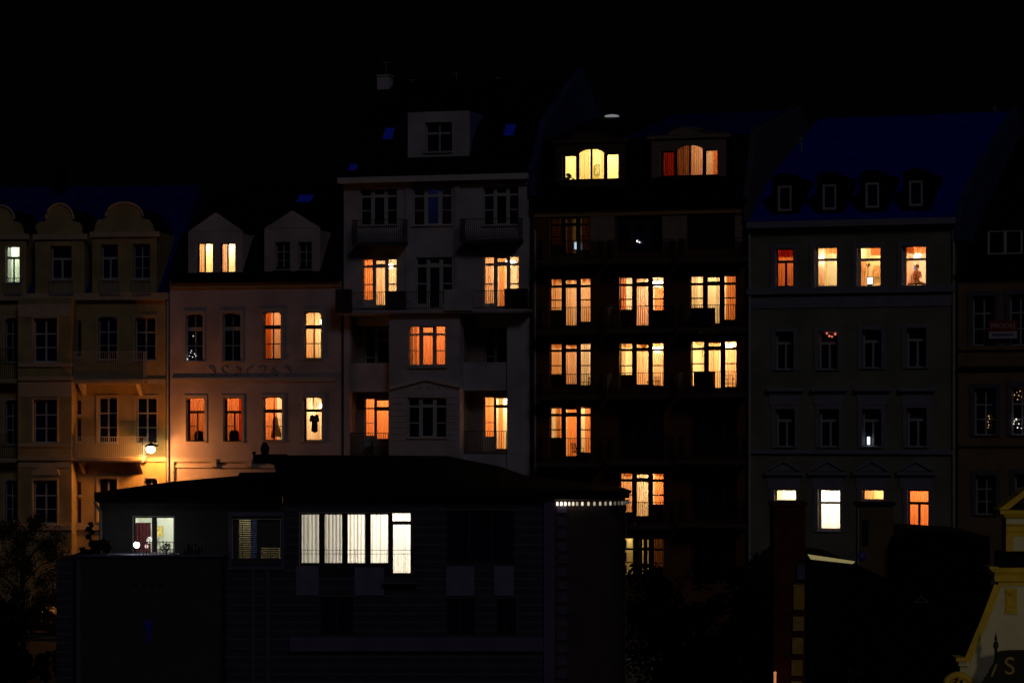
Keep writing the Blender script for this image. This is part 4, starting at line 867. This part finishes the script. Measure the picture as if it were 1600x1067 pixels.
L.band('cornice', 1563, 1660, 797, 803, .22, YEL, back=.5); L.band('cornice', 1569, 1660, 803, 808, .12, YEL, back=.5); L.band('cornice', 1572, 1660, 822, 829, .12, YEL, back=.5)
MB().prism([L.pt(x, y, -.2) for x, y in ((1560,796),(1576,796),(1604,773),(1660,742),(1660,732),(1600,766))], -.2, .5).build('pediment', YEL, L.root)
MB().prism([L.pt(x, y, .1) for x, y in ((1578,796),(1660,796),(1660,745),(1606,775))], .1, .4).build('pediment_field', HWR, L.root)
L.band('ledge', 1494, 1512, 1027, 1033, .18, YEL, back=.5); L.band('ledge', 1498, 1514, 1033, 1040, .1, WH2, back=.5)
vol = MB()
pts = [L.pt(1497+23*math.cos(t), 1080-26*math.sin(t), -.1) for t in [PI*(1.02-k/16) for k in range(17)]]
vol.tube([(x,-.1,z) for x, z in pts], .075, 8)
pts = [L.pt(1503+(10-k*.45)*math.cos(k*.5+1.2), 1068-(10-k*.45)*math.sin(k*.5+1.2), -.1) for k in range(14)]
vol.tube([(x,-.12,z) for x, z in pts], .04, 8); vol.build('volute', YEL, L.root, True)
MB().prism([L.pt(1497+22*math.cos(t), 1082-26*math.sin(t), .0) for t in [PI*k/12 for k in range(13)]], .0, .5).build('volute_body', YEL, L.root)
cz = MB(); a, b, z0, z1 = L.rect(1571, 919, 1589, 956, -.03); cz.box(a, b, -.04, -.003, z0, z1); cz.box(a-.02, b+.02, -.05, -.003, z0-.03, z0)
cz.tube([(a,-.06,z1-.05),((a+b)/2,-.09,z1-.11),(b,-.06,z1-.05)], .025, 6).tube([(a+.04,-.05,z1-.15),(a+.04,-.05,z0+.12),(b-.04,-.05,z0+.12),(b-.04,-.05,z1-.15)], .014, 6)
cz.box(a+.02, b-.02, -.06, -.04, z0+.03, z0+.09).build('cartouche', YEL, L.root)
# dark iron name board with its finial
sb = empty('iron_sign', L.w(L.pt(1590,1060,-1.2)[0], -1.2, 0), 0, 'black iron board with a finial and a gold letter S, in the lower right corner', 'sign')
ox = L.pt(1590,1060,-1.2)[0]; P_ = lambda x, y, yo=-1.2: (L.pt(x, y, yo)[0]-ox, L.pt(x, y, yo)[1])
MB().prism([P_(*p) for p in ((1530,1072),(1543,1052),(1552,1035),(1558,1018),(1566,1016),(1580,1015),(1640,1015),(1640,1120),(1530,1120))], -.02, .04).build('board', mat('black_sign_iron', (.003,.003,.003), .7, .1, 5, 0), sb)
fx, fz = P_(1556, 1020); MB().lathe([(.03,-.1),(.03,.08),(.055,.13),(.05,.2),(.02,.25),(.035,.29),(.012,.36),(.002,.46)], fx, 0, fz, 10).build('finial', IRON, sb, True)
GOLD = mat('dull_gold', (.24,.17,.04), .5, .15, 5, 0)
def text3d(txt, size, loc, m, parent, name='letter', ext=.006, al='CENTER', rot=(PI/2,0,0)):
    cu = bpy.data.curves.new(name, 'FONT'); cu.body = txt; cu.size = size; cu.extrude = ext; cu.align_x = al; cu.align_y = 'CENTER'
    t = bpy.data.objects.new(name, cu); COL.objects.link(t); dg = bpy.context.evaluated_depsgraph_get(); me = bpy.data.meshes.new_from_object(t.evaluated_get(dg))
    bpy.data.objects.remove(t); o = bpy.data.objects.new(name, me); COL.objects.link(o); me.materials.clear(); me.materials.append(m)
    o.location = loc; o.rotation_euler = rot; o.parent = parent; return o
sx, sz = P_(1577, 1041); text3d('S', .50, (sx, -.03, sz), GOLD, sb)
p, q = P_(1549, 1056), P_(1556, 1037); MB().prism([(p[0]-.02,p[1]),(p[0]+.02,p[1]),(q[0]+.03,q[1]),(q[0]-.01,q[1])], -.035, -.022).build('letter_stroke', GOLD, sb)
wl = empty('street_lamp', L.w(L.pt(1680,1100,-6)[0], -6, 0), 0, 'unseen street lamp added to light the yellow and white house', 'street lamp')  # lamp added outside the view to brighten the gable
LH = L.pt(1680, 985, -6)[1]
MB().lathe([(.14,0),(.1,.3),(.05,.5),(.04,LH-.3)], n=10).build('post', IRON, wl); MB().ball(0, 0, LH, .18, n=12).build('globe', emat('added_lamp_globe', (1,.85,.4), 6), wl, True)  # post and globe of the added unseen lamp
point('gable_fill_light', (-.1, .4, LH), 44, (1,.86,.52), .15, wl)

# sale sign on the corner house
sp = G.rect(1545, 501, 1589, 529, -.25); xm = (sp[0]+sp[1])/2
sg = empty('sale_sign', G.w(xm, -.25, sp[2]), G.rz, 'red and white sale sign fixed between two dark windows of the brown house', 'sign')
w2, hh = (sp[1]-sp[0])/2, sp[3]-sp[2]
MB().box(-w2, w2, 0, .03, 0, hh*.40).build('white_panel', mat('sign_white', (.62,.58,.70), .6, .05), sg)
MB().box(-w2, w2, 0, .03, hh*.40+.002, hh).build('red_panel', mat('sign_red', (.36,.02,.03), .6, .05), sg)
for x in (-w2+.1, w2-.1): MB().box(x-.02, x+.02, .033, .247, hh*.4, hh*.5).build('bracket', IRON, sg)
text3d('PRODEJ', hh*.40, (0, -.012, hh*.70), mat('sign_lettering', (.62,.6,.6), .6, .05), sg, 'lettering')
o = MB()
for k in range(9): o.box(-w2*.75+k*w2*.17, -w2*.75+k*w2*.17+w2*.12, -.006, -.001, hh*.15, hh*.27)
o.build('small_lettering', mat('sign_dark', (.05,.03,.12), .6), sg)

# ================================================================== things in the windows and on the balconies
def put(H_, px, py, yo): x, z = H_.pt(px, py, yo); return H_.w(x, yo, z)
PXM = lambda H_, px, yo: (H_.pt(px+1, 600, yo)[0]-H_.pt(px, 600, yo)[0])      # metres in one photo pixel there
def hung_shirt():
    yo = .45; s = PXM(E, 490, yo); o = [(-3,-12),(-1,-10.5),(1.5,-10.5),(3,-12.5),(6,-11),(7.5,-3),(5,-1.5),(4.5,-4),(5,12),(0,13.5),(-4,11),(-3.5,-3),(-6,-1),(-7,-4),(-5.5,-10)]
    m = MB().prism([(x*s, -y*s) for x, y in o], -.035, .035); m.tube([(0,0,12*s),(0,0,15*s)], .006, 5).tube([(-3*s,0,11.5*s),(0,0,13*s),(3*s,0,11.5*s)], .008, 5)
    tag(m.build('shirt', fabric('black_shirt_cloth', (.03,.02,.02), .2), None, False, put(B, 491, 661, yo), B.rz), 'short-sleeved black shirt hanging in the rightmost lower window of the pink house', 'shirt')
    o = [(-3,-15),(1,-16),(3,-13),(4,-4),(9,8),(8,14),(2,12),(-6,15),(-8,13),(-5,0),(-5,-10)]
    m = MB().prism([(x*s*.9, -y*s) for x, y in o], -.05, .05); m.tube([(0,0,15*s),(0,0,19*s)], .006, 5)
    tag(m.build('dress', fabric('beige_dress_cloth', (.55,.40,.22), .45), None, False, put(B, 431, 668, yo), B.rz), 'beige dress hanging in the third lower window of the pink house', 'dress')
hung_shirt()
for i, (px, py, w, h, d) in enumerate(((311,688,.24,.52,'dark rounded chair back behind the leftmost lower window of the pink house'),(366,688,.25,.55,'dark chair back with a pale edge behind the second lower window of the pink house'))):
    c = empty('chair', put(B, px, py, .42), B.rz, d, 'chair')
    pr_ = [(-w,0),(-w*1.1,h*.5),(-w*.8,h*.9),(-w*.3,h),(w*.5,h*.98),(w*.95,h*.8),(w,0)]
    MB().prism(pr_, -.03, .03).build('backrest', mat('dark_upholstery', (.03,.015,.01), .8), c)
    MB().box(-w, w, .03, .5, -.12, -.02).build('seat', mat('dark_upholstery', (.03,.015,.01), .8), c)
    for sx in (-w+.03, w-.03):
        for sy in (.05, .45): MB().box(sx-.02, sx+.02, sy-.02, sy+.02, -.5, -.12).build('leg', IRON, c)
# pictures, monitor, floor lamps
def picture(H_, px, py, yo, w, h, label, fc=(.08,.05,.03), ic=(.45,.40,.25)):
    r = empty('picture', put(H_, px, py, yo), H_.rz, label, 'picture')
    MB().slab(-w/2, w/2, -h/2, h/2, [(-w/2+.035, w/2-.035, -h/2+.035, h/2-.035)], -.03, 0).build('frame', mat('frame_%d' % int(fc[0]*100), fc, .6), r)
    MB().box(-w/2+.03, w/2-.03, -.015, -.005, -h/2+.03, h/2-.03).build('print', mat('print_%d_%d' % (int(ic[0]*100), int(ic[2]*100)), ic, .8, .5, 9, 0), r)
picture(D, 933, 266, 3.35, .30, .55, 'framed print on the wall inside the pale yellow arched dormer window', (.10,.09,.05), (.35,.34,.2))
picture(E, 1370, 424, 3.35, .32, .55, 'framed picture right of the screen in the third top window of the green house', (.5,.3,.15), (.5,.3,.16))
picture(D, 978, 457, 3.35, .24, .36, 'small dark picture in the middle upper balcony door of the rust house', (.2,.14,.08), (.3,.2,.12))
picture(D, 1101, 549, 3.2, .26, .5, 'narrow dark framed picture in the brightest balcony door', (.12,.07,.03), (.7,.6,.35))
picture(H, 249, 830, 3.2, .26, .34, 'small yellow picture inside the hotel terrace window', (.4,.35,.2), (.55,.42,.12))
mn = empty('computer_screen', put(E, 1359.5, 446, .42), E.rz, 'bright white upright screen standing in the third top window of the green house', 'screen')
MB().box(-.17, .17, 0, .03, .02, .42).build('case', IRON, mn); MB().box(-.14, .14, -.006, -.001, .06, .39).build('screen', emat('screen_white', (.85,.93,1), 1.6), mn)
MB().box(-.1, .1, -.05, .08, -.03, .02).build('foot', IRON, mn)
fl_ = empty('floor_lamp', put(E, 1286, 475, .75), E.rz, 'floor lamp with a glaring bulb and thin pole in the second top window', 'floor lamp')
h_ = put(E, 1286, 406, .75)[2]-put(E, 1286, 475, .75)[2]
MB().lathe([(.13,0),(.13,.03),(.015,.05),(.015,h_-.06)], n=10).build('pole', IRON, fl_); MB().ball(0, 0, h_, .10, n=12).build('bulb', emat('bulb_floor', (1,.9,.72), 60), fl_, True)
point('bulb_light', (-.02, -.13, h_+.06), 9, CREAM, .05, fl_)
f2 = empty('floor_lamp', put(E, 1356, 470, .9), E.rz, 'unlit dark floor lamp with bent arms behind the upright white screen', 'floor lamp')
h2 = put(E, 1356, 418, .9)[2]-put(E, 1356, 470, .9)[2]
MB().lathe([(.13,0),(.13,.03),(.018,.05),(.018,h2)], n=10).build('pole', mat('brown_metal', (.15,.08,.04), .6), f2)
MB().tube([(0,0,h2),(-.06,0,h2+.12),(-.14,0,h2+.2)], .02, 6).lathe([(.02,.0),(.09,-.07),(.1,-.12)], -.14, 0, h2+.24, 10).build('shade', mat('brown_shade', (.28,.14,.07), .8), f2)
MB().tube([(0,0,h2-.05),(.05,0,h2+.08)], .02, 6).lathe([(.03,.12),(.09,.0),(.08,-.03)], .06, 0, h2+.09, 10).build('shade', mat('brown_shade', (.28,.14,.07), .8), f2)
bd = E.rect(1426.5, 415, 1434, 436, 3.4)
tag(MB().box(bd[0], bd[1], 3.38, 3.41, bd[2], bd[3]).build('blue_doorway', emat('doorway_blue_glow', (.18,.30,.75), .85), None, False, (E.P.x, E.P.y, 0), E.rz), 'doorway to a blue room, its light painted as glow, behind the person', 'screen')  # emissive panel stands for a doorway into a blue room
# plants in the dormer and small lights
leafy('house_plant', 'spiky plant in the lower left corner of the pale yellow dormer window', 'plant', put(D, 889, 283, .55), .22, .12, .22, 60, .10, mat('spiky_leaves', (.02,.03,.01), .7, .3, 5, 0), .01, .12, 21)
tag(MB().box(-.05, .05, 0, .02, 0, .35).build('phone_screen', emat('phone_blue', (.55,.75,1), 1.2), None, False, put(D, 899, 389.5, -.3), D.rz), 'small bluish white glowing bar on the top left balcony', 'screen')
tag(MB().ball(0, 0, 0, .06, n=10).ball(.11, 0, -.06, .04, n=8).build('candle_light', emat('candle_white', (1,.95,.9), 1.5), None, False, put(D, 996, 377, .05), D.rz), 'tiny white light in the middle black top balcony opening', 'light')
tag(MB().box(-.07, .07, 0, .02, 0, .38).build('tablet_screen', emat('tablet_white', (.8,.95,1), 1.5), None, False, put(E, 1357, 694.5, .15), E.rz), 'small bright white glowing bar in a dark lower window of the green house', 'screen')
def fairy(H_, pts, yo, label, m, r=.022):
    root = empty('fairy_lights', put(H_, pts[0][0], pts[0][1], yo), H_.rz, label, 'string lights'); x0, z0 = H_.pt(pts[0][0], pts[0][1], yo); q = [(H_.pt(x, y, yo)[0]-x0, 0, H_.pt(x, y, yo)[1]-z0) for x, y in pts]
    MB().tube(q, .006, 4).build('cable', IRON, root)
    for p in q: MB().ball(p[0], p[1]-.01, p[2], r*random.uniform(.7, 1.4), n=6).build('bulb', m, root)
W1 = emat('fairy_white', (1,.93,.8), 1.3); W2 = emat('fairy_orange', (1,.55,.2), .9)
fairy(B, [(293,561),(296,556),(298,551),(301,558),(304,553),(306,556),(299,548),(302,525)], .16, 'cluster of tiny white lights in the leftmost upper window of the pink house', W1)
fairy(G, [(1545,650),(1546,654),(1544,659),(1545,664),(1544,668)], -.06, 'short vertical string of tiny orange lights on the brown house', W2)
fairy(G, [(1585,658),(1588,655),(1592,662),(1590,668),(1596,669),(1584,662)], -.06, 'scattered tiny lights low in the window at the right edge', W1, .03)
fairy(G, [(1585,617),(1589,613),(1592,618),(1590,624),(1596,620),(1594,611)], -.06, 'sparkling tiny orange lights high in the window at the right edge', W2)
fairy(E, [(1292,521),(1296,525),(1300,526),(1305,522)], .21, 'two small red lights glowing in a dark middle window of the green house', emat('fairy_red', (1,.22,.12), .8), .05)

# balcony furniture
def chair(H_, px, py, yo, rot, label):
    r = empty('balcony_chair', put(H_, px, py, yo), H_.rz+rot, label, 'chair', 'chairs on the balconies of the rust house')
    t = lambda *a, **k: MB().tube(*a, **k)
    MB().box(-.22, .22, -.22, .22, .42, .45).build('seat', IRON, r)
    bk = t([(-.21,.21,.44),(-.21,.29,.88),(.21,.29,.88),(.21,.21,.44)], .018, 6)
    for x in (-.12,-.04,.04,.12): bk.tube([(x,.22,.45),(x,.285,.87)], .012, 5)
    bk.build('backrest', IRON, r)
    for sx in (-.21, .21):
        t([(sx,.24,.66),(sx,.0,.66),(sx,-.2,.64),(sx,-.21,.44)], .016, 6).build('armrest', IRON, r)
        for sy in (-.21, .21): t([(sx,sy,.43),(sx*1.08,sy*1.1,0)], .015, 6).build('leg', IRON, r)
    return r
chair(D, 1141, 613, -.55, .6, 'black chair right of the big box on the brightest balcony')
chair(D, 1021, 616, -.55, -.5, 'black chair with a curved back on the balcony below the brightest chandelier')
chair(D, 914, 617, -.55, -.8, 'black chair on the left balcony of the second lit row')
chair(D, 903, 720, -.55, 1.3, 'black armchair seen sideways on the lowest lit left balcony')
chair(D, 1021, 514, -.5, .2, 'black chair in front of the orange curtain, upper middle balcony')
def block(H_, x0, y0, x1, y1, ya, yb, name, label, cat, m):
    a, b, z0, z1 = H_.rect(x0, y0, x1, y1, ya); o = MB().box(-(b-a)/2, (b-a)/2, 0, yb-ya, 0, z1-z0)
    o.box(-(b-a)/2-.02, (b-a)/2+.02, -.02, yb-ya+.02, z1-z0+.003, z1-z0+.035)
    return tag(o.build(name, m, None, False, H_.w((a+b)/2, ya, z0), H_.rz), label, cat)
DK = mat('black_box_paint', (.02,.015,.012), .7)
block(D, 1084, 582, 1113, 611, -.85, -.35, 'storage_box', 'black box standing on the brightest balcony', 'box', DK)
block(D, 1082, 482, 1113, 508, -.85, -.35, 'storage_box', 'black box on the upper right balcony of the rust house', 'box', DK)
block(D, 1017, 486, 1042, 512, -.95, -.75, 'storage_box', 'dark low box in the right corner of the upper middle balcony', 'box', DK)
block(C, 602, 456, 630, 483, -1.0, -.5, 'air_conditioner', 'dark grey unit on the left half of the long white balcony', 'air conditioner', mat('dark_unit', (.10,.09,.12), .6))
block(C, 788, 452, 820, 483, -1.0, -.5, 'air_conditioner', 'dark unit at the right end of the long white balcony', 'air conditioner', mat('dark_unit2', (.05,.035,.03), .6))
tb = empty('balcony_table', put(C, 573, 711, -.0), C.rz, 'dark table with a pot in the lower left recess of the white house', 'table')
MB().lathe([(.28,.7),(.28,.73)], 0, .75, 0, 14).build('tabletop', IRON, tb); MB().lathe([(.15,0),(.03,.05),(.03,.7)], 0, .75, 0, 8).build('leg', IRON, tb)

# the person behind the rightmost top window of the green house: leaning forward over a low table
def person():
    yo = 1.0; x0, _ = E.pt(1432, 446, yo); zs = E.pt(1432, 446, yo)[1]; fz = zs-.62
    me = bpy.data.meshes.new('person'); V = [(0,.02,.78),(-.02,0,.98),(-.05,-.03,1.18),(-.06,-.05,1.30),(-.03,-.07,1.37),(.0,-.08,1.44),(.02,-.09,1.53),
        (.10,.02,.75),(.14,-.34,.72),(.14,-.32,.38),(.14,-.30,.08),(.14,-.42,.03),
        (-.10,.02,.75),(-.14,-.34,.72),(-.14,-.32,.38),(-.14,-.30,.08),(-.14,-.42,.03),
        (.13,-.03,1.29),(.17,-.12,1.08),(.08,-.32,.98),(.03,-.38,.97),
        (-.19,-.05,1.27),(-.25,-.14,1.06),(-.16,-.33,.98),(-.10,-.39,.97)]
    Ed = [(0,1),(1,2),(2,3),(3,4),(4,5),(5,6),(0,7),(7,8),(8,9),(9,10),(10,11),(0,12),(12,13),(13,14),(14,15),(15,16),(3,17),(17,18),(18,19),(19,20),(3,21),(21,22),(22,23),(23,24)]
    Rr = [.135,.125,.14,.11,.055,.085,.085,.10,.085,.06,.045,.04,.10,.085,.06,.045,.04,.06,.045,.035,.03,.06,.045,.035,.03]
    for bx, by, bz, sx in ((20,0,0,1),(24,0,0,-1)):
        hx, hy, hz = V[bx]
        for k in range(5):
            b0 = len(V); V += [(hx+sx*(.02-.014*k), hy-.035, hz-.004*k), (hx+sx*(.022-.015*k), hy-.065-(.008 if k in (1,2) else 0), hz-.02)]; Ed += [(bx, b0), (b0, b0+1)]; Rr += [.011, .008]
    me.from_pydata(V, Ed, []); o = bpy.data.objects.new('person', me); COL.objects.link(o)
    sk = o.modifiers.new('s', 'SKIN'); sk.use_smooth_shade = True
    for i, v in enumerate(me.skin_vertices[0].data): v.radius = (Rr[i], Rr[i]*(.8 if i < 4 else 1)); v.use_root = i == 0
    sb_ = o.modifiers.new('d', 'SUBSURF'); sb_.levels = sb_.render_levels = 2
    dg = bpy.context.evaluated_depsgraph_get(); m2 = bpy.data.meshes.new_from_object(o.evaluated_get(dg)); o.modifiers.clear(); o.data = m2
    m2.materials.clear(); m2.materials.append(mat('skin', (.78,.48,.32), .6, .05, 4, 0)); o.location = E.w(x0, yo, fz); o.rotation_euler = (0, 0, E.rz+.6); o.scale = (1.15, 1.15, 1.0)
    tag(o, 'person with short light brown hair leaning forward over a table in the window', 'person')
    MB().ball(0,-.08,1.545,.098,.92,1.02,1.05).build('hair', mat('light_brown_hair', (.30,.15,.07), .8, .3, 20, .3), o, True)
    fc = MB()
    for x in (-.032, .032): fc.ball(x, -.178, 1.50, .012, n=8)
    fc.ball(0,-.19,1.475,.016,.8,1,1.3,8); fc.build('face_features', mat('skin_dark', (.35,.15,.10), .6), o, True)
    MB().ball(-.03,-.015,1.08,.16,1.12,.95,1.55).build('top', mat('salmon_top', (.72,.30,.18), .9, .1, 6, 0), o, True)
    tag(MB().box(-.45,.45,-.25,.25,.89,.93).box(-.42,-.36,-.2,-.14,0,.89).box(.36,.42,-.2,-.14,0,.89).box(-.42,-.36,.14,.2,0,.89).box(.36,.42,.14,.2,0,.89).build('table', mat('dark_table', (.12,.06,.03), .6), None, False, E.w(x0+.15, yo-.42, fz-.24), E.rz), 'low dark table in front of the person in the window', 'table')
    tag(MB().box(-.16,.16,-.11,.11,0,.02).build('laptop_base', mat('white_plastic', (.8,.8,.8), .4), None, False, E.w(x0+.22, yo-.45, fz+.70), E.rz+.2), 'small white tray on the table in front of the person', 'tray')
person()

# ================================================================== camera, sky and the one moon lamp
cam = bpy.data.cameras.new('camera'); co = bpy.data.objects.new('camera', cam); COL.objects.link(co); S.camera = co
co.location = (0, 0, CZ); co.rotation_euler = (PI/2, 0, 0)
cam.sensor_width = 36; cam.lens = 36*F/1600; cam.shift_y = (HY-533.5)/1600; cam.clip_end = 2000; cam.clip_start = .5
w = bpy.data.worlds.new('World'); S.world = w; w.use_nodes = True; n, l = w.node_tree.nodes, w.node_tree.links
sk = n.new('ShaderNodeTexSky'); sk.sky_type = 'NISHITA'; sk.sun_disc = False; EL, AZ = math.radians(34), math.radians(163)
sk.sun_elevation = EL; sk.sun_rotation = AZ
bg = n['Background']; bg.inputs[1].default_value = .00005; l.new(sk.outputs[0], bg.inputs[0])
sd = bpy.data.lights.new('moon', 'SUN'); sd.energy = .064; sd.angle = math.radians(14); sd.color = (1, .93, 1)
so = bpy.data.objects.new('moon', sd); COL.objects.link(so)
# the moon stands behind and above the viewer
dv = Vector((math.sin(AZ)*math.cos(EL), math.cos(AZ)*math.cos(EL), math.sin(EL)))      # towards the moon
so.rotation_euler = dv.to_track_quat('Z', 'Y').to_euler()
S.view_settings.view_transform = 'Standard'; S.view_settings.look = 'None'; S.view_settings.exposure = 0; S.view_settings.gamma = 1
S.cycles.use_denoising = True; S.cycles.max_bounces = 6; S.cycles.diffuse_bounces = 3; S.cycles.transparent_max_bounces = 10
S.cycles.sample_clamp_indirect = 3
try: S.cycles.use_light_tree = True
except Exception: pass
